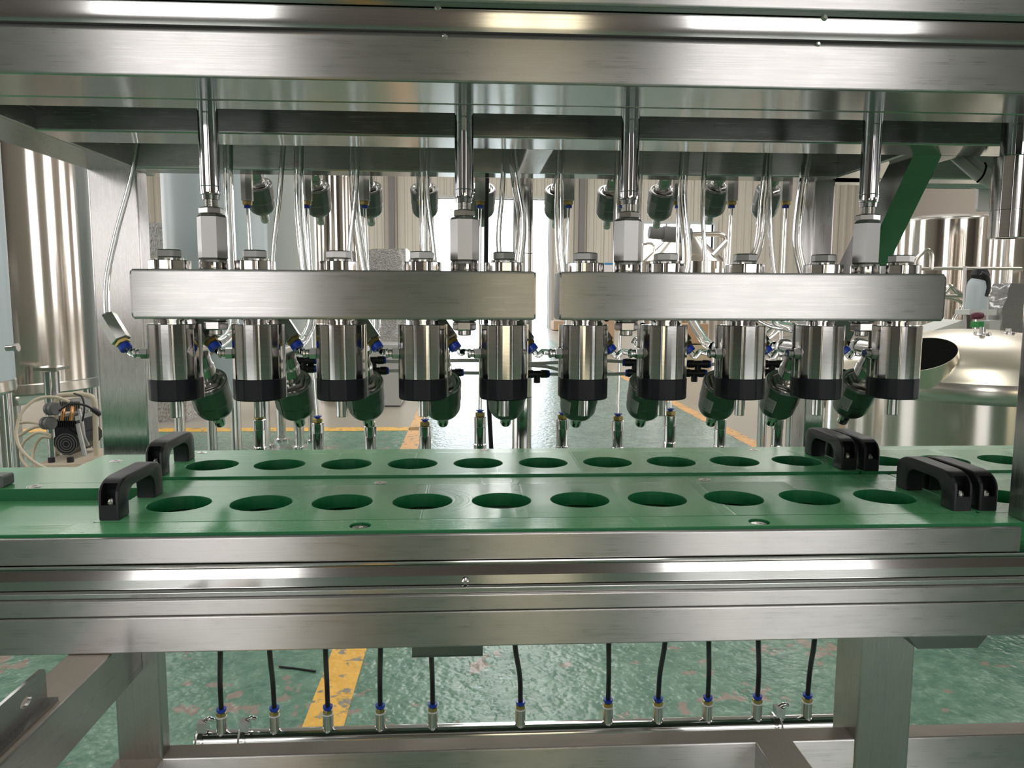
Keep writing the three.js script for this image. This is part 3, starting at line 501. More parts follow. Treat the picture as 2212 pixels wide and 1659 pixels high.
// ---------------------------------------------------------------- inline check valves, short tubes, angle valves
{
  const a = V(0, 0, 0), b = V(-0.0245, 0.0345, -0.012), ax = b.clone().normalize(), on = (k) => ax.clone().multiplyScalar(k);
  const t = thing('check_valve', '', 'check valve', [0, 0, 0], 'inline check valves between the heads');
  const O = (n, g, m, l) => local(t, n, g, m, l);
  const hexAt = (af, k0, k1) => aim(hex(af, k0, k1, 0.0008), a, b);
  O('hex_body', hexAt(0.0185, 0.0075, 0.0415), M.bolt);
  O('brass_nut', hexAt(0.014, 0.003, 0.0078), M.brass);
  O('collar', aim(lathe([[0.003, -0.004], [0.0062, -0.004], [0.0068, -0.0032], [0.0068, 0.0018], [0.0055, 0.0032], [0, 0.0032]], 24, 0.5), a, b), M.blue, 'blue push-in collar');
  O('collar', aim(lathe([[0, 0.041], [0.0055, 0.041], [0.0058, 0.0435], [0.003, 0.0442]], 24, 0.5), a, b), M.blue, 'blue push-in collar');
  for (let i = 0; i < 10; i++) {
    const o = i ? t.clone() : t; if (i) { o.name = numbered('check_valve'); scene.add(o); }
    const px = [270, 463, 641, 814, 982, 1148, 1318, 1487, 1655, 1823][i], py = [749, 748, 746, 748, 748, 752, 754, 755, 756, 757][i], p = at(px, py, 0.868);
    o.position.copy(p); o.userData = { ...t.userData, label: `slanting check valve with blue collar at filling head, ${ordOf(i)}` };
    const end = V(hx[i] - 0.0385, 1.1685, -0.8585), s = p.clone().add(on(-0.003));
    single('short_hose', `short clear hose feeding the filling head, ${ordOf(i)}`, 'hose', hose([s, s.clone().add(V(0.006, -0.0055, 0)), end.clone().add(V(-0.007, 0.001, -0.001)), end], 0.0033, 20, 12), M.clear, 'short hoses into the filling heads');
  }
}
let valvePlace = [];
const tilt = 36 * Math.PI / 180, axDown = V(0, -Math.cos(tilt), -Math.sin(tilt));
function valveProto(name, label, x, bottom, withNeck, group) { // an angle seat valve: actuator hanging down and away, pipe towards the heads
  const t = thing(name, label, 'angle valve', bottom.toArray(), group), up = axDown.clone().negate(), o = V(0, 0, 0);
  const A = (pts, seg, cr) => aim(lathe(pts, seg, cr), o, up);
  local(t, 'actuator', A([[0, 0.02], [0.009, 0.0203], [0.016, 0.0235], [0.0205, 0.028], [0.023, 0.033], [0.0237, 0.038], [0.0237, 0.048], [0.0246, 0.05], [0.0246, 0.071], [0.0252, 0.072], [0.0252, 0.076], [0.024, 0.0785], [0.022, 0.0785]], 48, 0.4), M.actuator);
  local(t, 'actuator_rim', A([[0.0228, 0.0775], [0.0228, 0.0787], [0.0205, 0.0787], [0.019, 0.0765], [0.016, 0.0765], [0, 0.0765]], 48, 0.35), M.actuatorRim);
  const cap = local(t, 'indicator_cap', A([[0, -0.0005], [0.0035, 0], [0.0062, 0.0016], [0.0072, 0.004], [0.0072, 0.0095], [0.0078, 0.0105], [0.0078, 0.022], [0, 0.022]], 24, 0.5), M.bolt);
  const neck = aim(lathe([[0.0125, 0.0765], [0.0125, 0.084], [0.011, 0.0845], [0.011, 0.0905], [0.0135, 0.093], [0.0135, 0.104], [0.012, 0.107], [0.0115, 0.122], [0, 0.122]], 32, 0.45), o, up);
  local(t, 'bonnet', merge([neck, aim(hex(0.031, 0.0768, 0.0822), o, up)]), M.actuatorRim);
  local(t, 'label_sticker', (() => { const g = new THREE.CylinderGeometry(0.02485, 0.02485, 0.02, 10, 1, true, Math.PI * 1.62, 0.62); g.translate(0, 0.052, 0); return aim(g, o, up); })(), M.sticker, 'silver label sticker');
  if (withNeck) local(t, 'inlet_pipe', merge([aim(lathe([[0, 0], [0.0102, 0], [0.0102, 0.1], [0.0125, 0.101], [0.0125, 0.106], [0, 0.106]], 32, 0.4), V(0, 0.1065, 0.14), V(0, 0.1065, 0)), aim(lathe([[0, 0], [0.0125, 0], [0.0125, 0.004], [0, 0.004]], 32, 0.4), V(0, 0.1065, 0.15), V(0, 0.1065, 0))]), M.bolt);
  return t;
}
{
  const px = [477, 649, 797, 957, 1092, 1243, 1382, 1534, 1663, 1818], py = [918, 918, 918, 918, 917, 919, 918, 917, 916, 913];
  const B = px.map((p, i) => at(p, py[i], 1.02)); valvePlace = B;
  const t = valveProto('angle_valve', '', 0, B[0], true, 'angle valves behind the filling heads');
  for (let i = 0; i < 10; i++) { const o = i ? t.clone() : t; if (i) { o.name = numbered('angle_valve'); scene.add(o); } o.position.copy(B[i]); o.userData = { ...t.userData, label: `green-tinted angle valve behind filling head, ${ordOf(i)}` }; }
}
{ // the rear station's valves, half hidden under the rearmost tube
  const px = [574, 694, 803, 920, 1040, 1200, 1310, 1417, 1530, 1640, 1752], py = [481, 485, 487, 489, 489, 492, 494, 492, 484, 490, 490];
  const nm = ['fifth', 'fourth', 'third', 'second', 'first'], where = (i) => i < 5 ? `${nm[i]} from the column, compressor side` : `${nm[9 - i]} from the column, vessel side`;
  const B = px.slice(0, 10).map((p, i) => at(p, py[i], 1.43));
  const t = valveProto('rear_valve', '', 0, B[0], false, 'angle valves of the rear row');
  t.children.forEach((c) => { c.scale.setScalar(0.98); });
  for (let i = 0; i < 10; i++) { const o = i ? t.clone() : t; if (i) { o.name = numbered('rear_valve'); scene.add(o); } o.position.copy(B[i]); o.userData = { ...t.userData, label: `dark hanging rear valve, ${where(i)}` }; }
  // push-in fittings hanging under the tube, thin hoses, nozzles standing behind the plates
  const fx = [535, 663, 788, 912, 1037, 1228, 1345, 1465, 1580, 1697], nx = [560, 686, 800, 918, 1037, 1215, 1335, 1448, 1557, 1680], ny = [890, 898, 905, 905, 885, 890, 893, 882, 890, 890];
  const f0 = thing('hanging_fitting', '', 'hose fitting', [0, 0, 0], 'hanging fittings of the rear row');
  local(f0, 'barrel', hex(0.0175, 0.012, 0.11, 0.0008), M.bolt);
  local(f0, 'brass_nut', hex(0.014, 0.005, 0.0125), M.brass);
  local(f0, 'collar', lathe([[0.003, 0], [0.0056, 0], [0.006, 0.001], [0.006, 0.0045], [0.004, 0.0055], [0, 0.0055]], 20, 0.5), M.blue, 'blue push-in collar');
  const n0 = thing('rinse_nozzle', '', 'nozzle', [0, 0.9, 0], 'nozzles standing behind the plates'), H0 = 0.14;
  local(n0, 'sleeve', lathe([[0, 0], [0.0108, 0], [0.0108, H0 - 0.06], [0.0102, H0 - 0.058], [0, H0 - 0.058]], 32, 0.4), M.turned);
  local(n0, 'barrel', lathe([[0, H0 - 0.058], [0.0098, H0 - 0.058], [0.0098, H0 - 0.03], [0.0104, H0 - 0.029], [0.0104, H0 - 0.013], [0.009, H0 - 0.012], [0, H0 - 0.012]], 32, 0.4), M.turned);
  local(n0, 'brass_nut', hex(0.0155, H0 - 0.012, H0 - 0.004), M.brass);
  local(n0, 'collar', lathe([[0, H0 - 0.004], [0.0045, H0 - 0.004], [0.0048, H0 - 0.002], [0.0068, H0 - 0.0015], [0.0068, H0], [0.003, H0]], 20, 0.5), M.blue, 'blue push-in collar');
  for (let i = 0; i < 10; i++) {
    const f = i ? f0.clone() : f0, n = i ? n0.clone() : n0; if (i) { f.name = numbered('hanging_fitting'); n.name = numbered('rinse_nozzle'); scene.add(f, n); }
    f.position.copy(at(fx[i], 450, 1.325)); n.position.copy(at(nx[i], ny[i], 1.3)); n.position.y -= H0;
    f.userData = { ...f0.userData, label: `hanging hose fitting with brass nut, ${where(i)}` }; n.userData = { ...n0.userData, label: `upright rinse nozzle with blue collar, ${where(i)}` };
    const p = f.position.clone().add(V(0, 0.002, 0)), q = n.position.clone().add(V(0, H0 - 0.002, 0));
    single('thin_hose', `thin straight hose down to a rinse nozzle, ${where(i)}`, 'hose', hose([p, p.clone().lerp(q, 0.35).add(V(0.003 * (rnd() - 0.3), 0, 0)), p.clone().lerp(q, 0.7).add(V(0.004 * (rnd() - 0.5), 0, 0)), q], 0.0031, 30, 10), M.clear, 'thin hoses to the rinse nozzles');
  }
}
{ // central guide column
  const p = at(1127, 968, 1.36);
  const t = thing('guide_column', 'upright steel guide column with dark rings behind the bar gap', 'column', [p.x, 0.86, p.z]);
  part(t, 'shaft', moved(lathe([[0, 0.86], [0.0172, 0.86], [0.0172, 1.5], [0, 1.5]], 40, 0.5), p.x, 0, p.z), M.turned);
  for (const py of [548, 857, 968]) part(t, 'ring', moved(rod(0.0176, at(1127, py + 1.5, 1.36).y, at(1127, py - 1.5, 1.36).y, 40), p.x, 0, p.z), M.blackPlastic, 'thin dark ring');
}
// supply hoses, each along its own path from the top frame down to the valves
{
  const paths = [
    ['thin', [[300, 300, 1.1], [285, 380, 1.05], [248, 520, 0.95], [230, 620, 0.89], [232, 692, 0.876]], 'clear hose bowing out past the rear post to the outermost valve'],
    ['thick', [[492, 290, 1.15], [494, 420, 1.15], [500, 560, 1.15], [504, 700, 1.1], [480, 745, 1.04]], 'thick clear hose hanging behind the first rod coupling'],
    ['thin', [[614, 290, 1.12], [604, 420, 1.08], [590, 560, 1.0], [600, 690, 0.9]], 'thin clear hose leaning behind the second bolt head'],
    ['thick', [[646, 290, 1.15], [646, 440, 1.15], [658, 580, 1.15], [672, 690, 1.1], [664, 740, 1.05]], 'thick clear hose beside the second hanging valve'],
    ['thin', [[775, 290, 1.1], [768, 420, 1.06], [756, 545, 1.02], [770, 680, 0.92]], 'thin clear hose crossing behind the third bolt head'],
    ['thick', [[764, 290, 1.16], [766, 430, 1.16], [786, 580, 1.16], [812, 700, 1.1], [806, 740, 1.04]], 'thick clear hose curving between the third and fourth heads'],
    ['thick', [[913, 290, 1.16], [915, 420, 1.16], [918, 560, 1.15], [940, 690, 1.08]], 'thick clear hose behind the fourth bolt head'],
    ['thin', [[926, 290, 1.12], [922, 400, 1.1], [936, 540, 1.02], [950, 680, 0.9]], 'thin clear hose crossing the thick one at the fourth head'],
    ['thin', [[1090, 290, 1.12], [1086, 400, 1.08], [1078, 540, 1.02], [1120, 690, 0.92]], 'thin clear hose before the bright doorway'],
    ['thick', [[1103, 290, 1.14], [1114, 390, 1.14], [1127, 470, 1.14], [1120, 570, 1.1], [1128, 700, 1.05]], 'thick clear hose bent in front of the guide column'],
    ['thick', [[1212, 290, 1.15], [1208, 440, 1.15], [1216, 590, 1.15], [1260, 720, 1.1]], 'thick clear hose close to the end of the second bar'],
    ['thin', [[1336, 290, 1.1], [1330, 460, 1.04], [1328, 590, 1.0], [1310, 690, 0.92]], 'thin clear hose just before the third piston rod'],
    ['thin', [[1387, 290, 1.14], [1380, 460, 1.1], [1378, 600, 1.06], [1388, 700, 1.02]], 'thin clear hose just past the third piston rod'],
    ['thick', [[1482, 290, 1.15], [1474, 420, 1.15], [1480, 590, 1.13], [1376, 745, 1.05]], 'thick clear hose in front of the far window'],
    ['thin', [[1527, 290, 1.12], [1518, 440, 1.1], [1522, 600, 1.05], [1490, 680, 0.95]], 'thin clear hose past the far window'],
    ['thick', [[1664, 290, 1.15], [1650, 420, 1.15], [1626, 560, 1.12], [1490, 660, 1.08], [1532, 748, 1.04]], 'thick clear hose sweeping to the middle vessel-side valve'],
    ['thin', [[1664, 290, 1.12], [1662, 420, 1.1], [1668, 560, 1.06], [1690, 690, 0.96]], 'thin clear hose beside the rear right-hand post'],
    ['thick', [[1752, 290, 1.15], [1734, 400, 1.15], [1722, 520, 1.14], [1736, 640, 1.1], [1700, 760, 1.04]], 'thick clear hose in front of the narrow rear post'],
    ['thick', [[1630, 680, 1.06], [1670, 700, 1.04], [1712, 708, 1.02]], 'clear hose arching to the outermost vessel-side valve'],
  ];
  const into = { 1: 0, 3: 1, 5: 2, 6: 3, 9: 4, 10: 5, 13: 6, 15: 7, 17: 8, 18: 9 };
  paths.forEach(([k, p, l], i) => {
    const pts = p.map((q) => at(...q));
    if (i in into) { const o = valvePlace[into[i]]; if (pts.length > 4) pts.pop(); pts.push(V(o.x, o.y + 0.112, o.z - 0.035), V(o.x, o.y + 0.1065, o.z + 0.004)); }
    single(k === 'thin' ? 'small_hose' : 'supply_hose', l, 'hose', hose(pts, k === 'thin' ? 0.0034 : 0.0068, 60, 14), M.clear);
  });
}
{ // black tee fittings on the white air line behind the valves
  const spots = [[655, 779, 1], [655, 797, 1], [806, 778, 1], [812, 801, 1], [974, 805, 1], [1160, 808, 1], [1372, 783, -1], [1378, 806, -1], [1508, 786, -1], [1500, 806, -1], [1668, 786, -1], [1672, 806, -1], [1835, 806, -1]];
  const names = ['upper tee behind second head from outer end', 'lower tee behind second head from outer end', 'upper tee behind middle head', 'lower tee behind middle head', 'lone tee behind head second from the gap', 'long tee before the bright floor in the bar gap', 'upper tee by the second vessel-side head from the gap', 'lower tee by the second vessel-side head from the gap', 'upper tee by the middle vessel-side head', 'lower tee by the middle vessel-side head', 'upper tee by the second outermost vessel-side head', 'lower tee by the second outermost vessel-side head', 'tee by the outermost vessel-side head'];
  const t = thing('tee_fitting', '', 'tee fitting', [0, 0, 0], 'black tee fittings on the air line');
  const X = V(1, 0, 0);
  local(t, 'body', merge([aim(lathe([[0, -0.014], [0.0056, -0.014], [0.0056, -0.006], [0.0048, -0.005], [0.0048, 0.005], [0.0056, 0.006], [0.0056, 0.014], [0, 0.014]], 24, 0.4), V(0, 0, 0), X), moved(rod(0.0046, -0.012, 0, 20), 0, 0, 0)]), M.blackPlastic);
  for (const e of [-1, 1]) local(t, 'collar', aim(rod(0.005, 0.014, 0.0172, 20), V(0, 0, 0), V(e, 0, 0)), M.blue, 'dark blue collar');
  spots.forEach(([x, y, s], i) => { const o = i ? t.clone() : t; if (i) { o.name = numbered('tee_fitting'); scene.add(o); } o.position.copy(at(x, y, 1.04)); o.rotation.y = s > 0 ? 0.15 : -0.2; o.userData = { ...t.userData, label: `black ${names[i]}` }; });
  const T = (pts, l) => single('air_tube', l, 'air tube', hose(pts.map(([x, y]) => at(x, y, 1.045)), 0.0024, 40, 10), M.whiteTube);
  T([[668, 779], [735, 781], [806, 780], [880, 781], [975, 779], [1040, 779], [1100, 783], [1150, 785], [1210, 783]], 'white air tube, upper run behind the compressor-side heads');
  T([[668, 799], [740, 800], [812, 801], [900, 801], [974, 805], [1060, 806], [1140, 807]], 'white air tube, lower run behind the compressor-side heads');
  T([[1140, 789], [1180, 792], [1215, 800], [1300, 808], [1378, 806]], 'white air tube dipping across the gap between the bars');
  T([[1210, 783], [1290, 779], [1372, 783], [1440, 787], [1508, 787], [1600, 787], [1668, 786]], 'white air tube, upper run behind the vessel-side heads');
  T([[1176, 808], [1280, 809], [1378, 807], [1440, 808], [1500, 807], [1600, 808], [1672, 807], [1760, 806], [1835, 806]], 'white air tube, lower run behind the vessel-side heads');
  single('black_cable', 'dark cable running down past the guide column', 'cable', hose([at(1052, 385, 1.36), at(1050, 540, 1.36), at(1050, 700, 1.36), at(1056, 870, 1.36), at(1062, 985, 1.36)], 0.0042, 40, 10), M.blackRubber);
}
{ // air manifold low behind the table, eleven black hoses
  const D = 1.28, a = at(425, 1597, D), b = at(1860, 1562, D), y0 = (a.y + b.y) / 2;
  const t = thing('air_manifold', 'steel pipe manifold with brass and blue hose fittings under the table', 'manifold', [(a.x + b.x) / 2, y0 - 0.02, -D]);
  part(t, 'pipe', hose([V(a.x, y0, -D), V(b.x, y0, -D)], 0.0165, 2, 28), M.polished);
  const hx2 = [480, 594, 709, 822, 935, 1124, 1313, 1421, 1528, 1635, 1743], ty = [1575, 1568, 1562, 1556, 1551, 1546, 1540, 1537, 1533, 1532, 1528], top = [476, 582, 703, 822, 931, 1112, 1315, 1437, 1531, 1638, 1760];
  const ord = ['fifth', 'fourth', 'third', 'second', 'first'];
  hx2.forEach((x, i) => {
    const p = at(x, ty[i], D); p.y = y0 + 0.0415; p.x = at(x, ty[i] + 4, D).x;
    const n = part(t, 'nipple', moved(lathe([[0.0115, p.y - 0.03], [0.0092, p.y - 0.026], [0.0092, p.y], [0, p.y]], 28, 0.5), p.x, 0, p.z), M.bolt);
    part(n, 'thread_tape', moved(lathe([[0.0085, p.y - 0.001], [0.0095, p.y + 0.0005], [0.0094, p.y + 0.0022], [0, p.y + 0.0028]], 14, 0.3), p.x, 0, p.z), M.tape);
    part(n, 'brass_nut', moved(hex(0.0155, p.y + 0.002, p.y + 0.0095), p.x, 0, p.z), M.brass);
    part(n, 'collar', moved(lathe([[0, p.y + 0.0095], [0.0075, p.y + 0.0095], [0.008, p.y + 0.012], [0.0085, p.y + 0.0125], [0.0085, p.y + 0.0155], [0.004, p.y + 0.0158]], 24, 0.5), p.x, 0, p.z), M.blue);
    const q = at(top[i], 1400 - (x - 476) * 0.02, 1.2), q2 = at(top[i] + (top[i] - x) * 0.1, 1280, 1.17);
    single('black_hose', i === 5 ? 'black hose into the middle of the manifold, below the drain box edge' : `black hose into the manifold, ${ord[i < 5 ? i : 10 - i]} from the middle one, ${i < 5 ? 'compressor' : 'vessel'} side`, 'hose', hose([V(p.x, p.y + 0.01, p.z), V(p.x + (q.x - p.x) * 0.1, p.y + 0.06, p.z + 0.01), q, q2], 0.0043, 30, 12), M.blackRubber, 'black hoses into the manifold');
  });
  // clamps on the pipe
  for (const px of [436, 527, 1674]) {
    const x = at(px, 1590, D).x;
    const c = part(t, 'clamp', aim(lathe([[0.0165, -0.006], [0.0215, -0.006], [0.023, -0.002], [0.023, 0.002], [0.0215, 0.006], [0.0165, 0.006]], 32, 0.4), V(x, y0, -D), V(x + 1, y0, -D)), M.bolt);
    part(c, 'wing_nut', merge([box(x - 0.004, x + 0.012, y0 + 0.018, y0 + 0.036, D - 0.012, D + 0.006), hose([V(x + 0.004, y0 + 0.034, -D), V(x + 0.014, y0 + 0.039, -D), V(x + 0.022, y0 + 0.036, -D)], 0.0035, 10, 8)]), M.polished);
  }
}
{ // white hoses, horizontal pipe and cable beyond the knee brace
  const w = thing('hose_pair', 'pair of flat white hoses held by a black tie behind the cylinder', 'hoses', at(2090, 380, 1.0).toArray());
  part(w, 'hose', hose([at(2040, 318, 1.12), at(2078, 352, 1.08), at(2120, 385, 1.04), at(2180, 410, 1.0)], 0.0068, 30, 12), M.whiteTube);
  part(w, 'hose', hose([at(2064, 318, 1.12), at(2098, 348, 1.08), at(2136, 376, 1.04), at(2195, 400, 1.0)], 0.0068, 30, 12), M.whiteTube);
  part(w, 'cable_tie', hose([at(2110, 394, 1.03), at(2122, 382, 1.025), at(2130, 362, 1.03), at(2128, 352, 1.05)], 0.0013, 16, 6), M.black);
  single('cross_pipe', 'pale horizontal pipe under the top frame beyond the knee brace', 'pipe', hose([at(1985, 394, 1.5), at(2300, 400, 1.5)], 0.0115, 2, 24), M.polished);
  single('sensor_cable', 'short black cable end hanging beside the knee brace', 'cable', hose([at(2014, 352, 1.12), at(2013, 375, 1.12), at(2004, 390, 1.12), at(1997, 402, 1.12)], 0.0022, 16, 8), M.blackRubber);
  single('control_panel', 'small white panel half hidden behind the guide cylinder', 'panel', prism(rrect(at(2108, 478, 1.51).x, at(2150, 478, 1.51).x, at(2110, 456, 1.51).y, at(2110, 404, 1.51).y, 0.006), -1.516, -1.508, 'z', 0.8), M.signWhite);
  single('corner_rail', 'dark end of a guide rail at the edge of the green base', 'rail', prism(rrect(at(-60, 1045, 0.95).x, at(24, 1045, 0.95).x, 1.0002, 1.014, 0.003), -0.957, -0.935, 'z', 0.8), M.darkSteel);
}

// ---------------------------------------------------------------- behind the machine
function drum(t, name, x, z, r, y0, y1, mat, seg = 72) { return part(t, name, moved(lathe([[0, y0], [r, y0], [r, y1], [0, y1]], seg, 0.5), x, 0, z), mat); }
function ribbedVessel(name, label, px0, px1, pyTop, pyBottom, d, o = {}) { // upright tank seen between px0 and px1
  const a = at(px0, pyBottom, d), b = at(px1, pyBottom, d), x = (a.x + b.x) / 2, r = (b.x - a.x) / 2, y0 = Math.max(0, a.y), y1 = at((px0 + px1) / 2, pyTop, d).y, mat = o.mat || M.tank, leg = o.leg ?? y0;
  const t = thing(name, label, 'tank', [x, 0, -d]);
  const dome = o.dome ?? 0.12, cone = o.cone ?? 0.12;
  part(t, 'shell', moved(lathe([[0, y0 - cone], [r * 0.25, y0 - cone * 0.9], [r * 0.985, y0], [r, y0 + 0.005], [r, y1], [0, y1]], 96, 0.4), x, 0, -d), mat);
  part(t, 'top', moved(lathe([[r, y1], [r * 1.004, y1 + 0.01], [r * 0.99, y1 + 0.025], ...(o.coneTop ? [[r * 0.12, y1 + dome], [0, y1 + dome]] : [[r * 0.85, y1 + dome * 0.5], [r * 0.5, y1 + dome * 0.85], [r * 0.15, y1 + dome], [0, y1 + dome]])], 72, 0.7), x, 0, -d), o.topMat || mat);
  if (o.band) part(t, 'bottom_band', moved(lathe([[r * 0.99, y0 - 0.01], [r * 1.012, y0], [r * 1.012, y0 + o.band], [r * 0.99, y0 + o.band + 0.01]], 72, 0.4), x, 0, -d), M.tankFar);
  if (leg > 0.05) for (let k = 0; k < 4; k++) { const q = Math.PI / 4 + k * Math.PI / 2 + (o.turn || 0), lx = x + Math.cos(q) * r * 0.86, lz = -d + Math.sin(q) * r * 0.86; const l = part(t, 'leg', moved(rod(o.legR || 0.035, 0.02, y0 + 0.06, 24), lx, 0, lz), M.turned); part(l, 'foot', moved(rod((o.legR || 0.035) * 1.6, 0, 0.025, 20), lx, 0, lz), M.turned); }
  return { t, x, r, y0, y1, z: -d };
}
{ // left side: big stainless tank, conical vessel at the edge, pale tank
  const a = ribbedVessel('storage_tank', 'tall polished tank on pipe legs behind the air compressor', -190, 204, 325, 835, 4.7, { dome: 0.1, cone: 0.12, band: 0.05, legR: 0.045, turn: 0.35, topMat: M.tankFar });
  part(a.t, 'bracket', prism(rrect(at(82, 830, 4.2).x, at(132, 830, 4.2).x, at(82, 800, 4.2).y, at(82, 793, 4.2).y, 0.004), -4.3, -4.16, 'z', 0.8), M.tankFar);
  { const p = at(110, 802, 4.2); const l = part(a.t, 'leg', moved(rod(0.038, 0.02, p.y, 28), p.x, 0, p.z), M.turned); part(l, 'foot', moved(rod(0.06, 0, 0.025, 20), p.x, 0, p.z), M.turned); }
  const b = ribbedVessel('white_tank', 'white painted tank with a steel cone at the very edge', -260, 16, 300, 846, 3.3, { dome: 0.05, cone: 0.16, mat: M.paleBlue, band: 0.04, legR: 0.03, turn: 0.6 });
  part(b.t, 'valve_stub', aim(lathe([[0, 0], [0.012, 0], [0.012, 0.03], [0.016, 0.03], [0.016, 0.045], [0, 0.045]], 20, 0.4), at(14, 752, 3.1), at(40, 750, 3.1)), M.bolt);
  const c = ribbedVessel('pale_tank', 'pale blue-grey insulated tank behind the second and third heads', 374, 585, 330, 845, 5.6, { dome: 0.1, cone: 0.1, mat: M.paleBlue, legR: 0.035, turn: 0.2 });
  const e = ribbedVessel('pale_tank', 'narrower pale tank beside the blue-grey one, edge behind third head', 560, 686, 330, 820, 6.4, { dome: 0.1, cone: 0.1, mat: M.paleWhite, legR: 0.04, turn: 0.2 });
  const f = ribbedVessel('slim_tank', 'slim brownish polished tank between the pale tank and the wall', 684, 775, 386, 845, 9.5, { coneTop: true, dome: 0.15, cone: 0.05, legR: 0.04 });
  // plastic-wrapped goods
  const wrapBox = (n, label, px0, px1, py0, py1, d, dep, mat) => { const p = at(px0, py1, d), q = at(px1, py0, d); const t = thing(n, label, 'wrapped goods', [(p.x + q.x) / 2, Math.max(0, p.y), -d - dep / 2]); const g = new THREE.BoxGeometry(q.x - p.x, q.y - p.y, dep, 14, 14, 8); const P = g.attributes.position; for (let i = 0; i < P.count; i++) { const x = P.getX(i), y = P.getY(i), z = P.getZ(i), s = 1 + 0.06 * (fbm(x * 4 + 20, y * 4 + z * 3 + 20) - 0.5); P.setXYZ(i, x * s, y * s + (y > 0 ? 0.05 * (fbm(x * 5 + 3, z * 5) - 0.5) * (q.y - p.y) : 0), z * s); } g.computeVertexNormals(); part(t, 'wrapping', moved(g, (p.x + q.x) / 2, (p.y + q.y) / 2, -d - dep / 2), mat); return t; };
  wrapBox('wrapped_goods', 'tall goods in clear crinkled wrap behind the rear post', 318, 385, 482, 930, 7.6, 0.6, M.wrap);
  wrapBox('wrapped_box', 'plastic-wrapped grey crate on the floor before the wall column', 796, 876, 538, 738, 9.2, 0.7, M.wrap);
  const p = at(822, 884, 8.6), q = at(866, 745, 8.6);
  const cab = thing('floor_cabinet', 'pale grey cabinet on the floor under the wrapped crate', 'cabinet', [(p.x + q.x) / 2, 0, -8.9]);
  part(cab, 'body', prism(rrect(p.x - 0.5, q.x, 0.02, q.y, 0.02), -9.9, -8.6, 'z', 0.8), M.greyBox); part(cab, 'plinth', box(p.x - 0.48, q.x - 0.02, 0, 0.03, 8.62, 9.88), M.darkSteel);
}
{ // air compressor
  const D = 3.95, at2 = (x, y, dd = 0) => at(x, y, D + dd), c = at2(150, 950);
  const t = thing('air_compressor', 'cream air compressor with black fan cover under the tall tank', 'air compressor', [c.x, 0, c.z]);
  const tankA = at2(126, 1040, -0.25), tankB = at2(200, 985, 0.22);
  part(t, 'air_tank', (() => { const a = V(tankA.x - 0.02, 0.19, -D + 0.3), b = V(tankB.x - 0.02, 0.2, -D - 0.12), l = a.distanceTo(b), r = 0.15; return aim(lathe([[0, -r * 0.5], [r * 0.55, -r * 0.42], [r * 0.9, -r * 0.2], [r, 0], [r, l], [r * 0.9, l + r * 0.2], [r * 0.55, l + r * 0.42], [0, l + r * 0.5]], 40, 0.9), a, b); })(), M.cream);
  const base = at2(140, 992), fy0 = at2(140, 988).y, fy1 = at2(140, 922).y;
  const fcx = at2(143, 955).x, fcy = (fy0 + fy1) / 2, fr = (at2(170, 950).x - at2(116, 950).x) / 2;
  part(t, 'base_plate', box(at2(104, 990).x, at2(215, 990).x, fy0 - 0.03, fy0 - 0.012, D - 0.12, D + 0.3), M.cream);
  const fan = part(t, 'fan_cover', prism([...Array(12)].map((_, i) => { const q = (i + 0.5) / 12 * Math.PI * 2, rr = fr * (1 + 0.06 * Math.cos(4 * q)); return [fcx + rr * Math.cos(q), fcy + rr * 1.1 * Math.sin(q)]; }), -D - 0.25, -D, 'z', 0.4), M.blackPlastic);
  for (const k of [0.85, 0.65, 0.45, 0.25]) part(fan, 'grille_ring', new THREE.TorusGeometry(fr * k, 0.003, 6, 28).translate(fcx, fcy - 0.01, -D + 0.001), M.darkSteel);
  part(fan, 'top_block', prism(rrect(fcx - fr * 0.95, fcx + fr * 0.85, fcy + fr * 0.55, fcy + fr * 1.75, 0.008), -D - 0.2, -D - 0.01, 'z', 0.8), M.blackPlastic);
  for (const e of [-1, 1]) part(t, 'rubber_foot', moved(rod(0.016, fy0 - 0.012, fy0 + 0.012, 16), fcx + e * fr * 0.75, 0, -D + 0.06), M.blackRubber);
  const head = (px0, px1, py0, py1, n) => { const a = at2(px0, py1), b = at2(px1, py0), g = []; for (let i = 0; i < n; i++) { const x = a.x + (b.x - a.x) * (i + 0.2) / n; g.push(box(x, x + (b.x - a.x) / n * 0.45, a.y, b.y, D + 0.01, D + 0.18)); } g.push(box(a.x, b.x, a.y, a.y + (b.y - a.y) * 0.35, D + 0.02, D + 0.17)); return merge(g); };
  part(t, 'cylinder_head', head(119, 162, 900, 924, 11), M.cast); part(t, 'cylinder_head', head(126, 172, 868, 890, 11), M.cast);
  for (const x of [135, 153]) part(t, 'copper_pipe', hose([at2(x, 906, -0.03), at2(x + 2, 893, -0.05), at2(x + 4, 880, -0.02)], 0.009, 12, 10), M.copper);
  for (const [x, y] of [[113, 883], [104, 914]]) part(t, 'intake_filter', aim(lathe([[0, -0.03], [0.028, -0.03], [0.032, -0.024], [0.032, -0.006], [0.027, -0.003], [0.027, 0.003], [0.032, 0.006], [0.032, 0.024], [0.028, 0.03], [0, 0.03]], 24, 0.5), at2(x, y, -0.08), at2(x + 6, y, -0.09)), M.darkSteel);
  part(t, 'carry_handle', hose([at2(121, 905), at2(121, 872), at2(126, 856), at2(140, 853), at2(185, 853), at2(199, 858), at2(204, 872), at2(206, 920), at2(208, 985)], 0.0125, 60, 12), M.cream);
  part(t, 'side_pipe', hose([at2(171, 884, -0.06), at2(177, 910, -0.08), at2(182, 945, -0.08), at2(190, 962, -0.06)], 0.009, 24, 10), M.cast);
  part(t, 'bracket', hose([at2(168, 915, -0.1), at2(176, 950, -0.1), at2(184, 985, -0.1)], 0.011, 16, 10), M.cast);
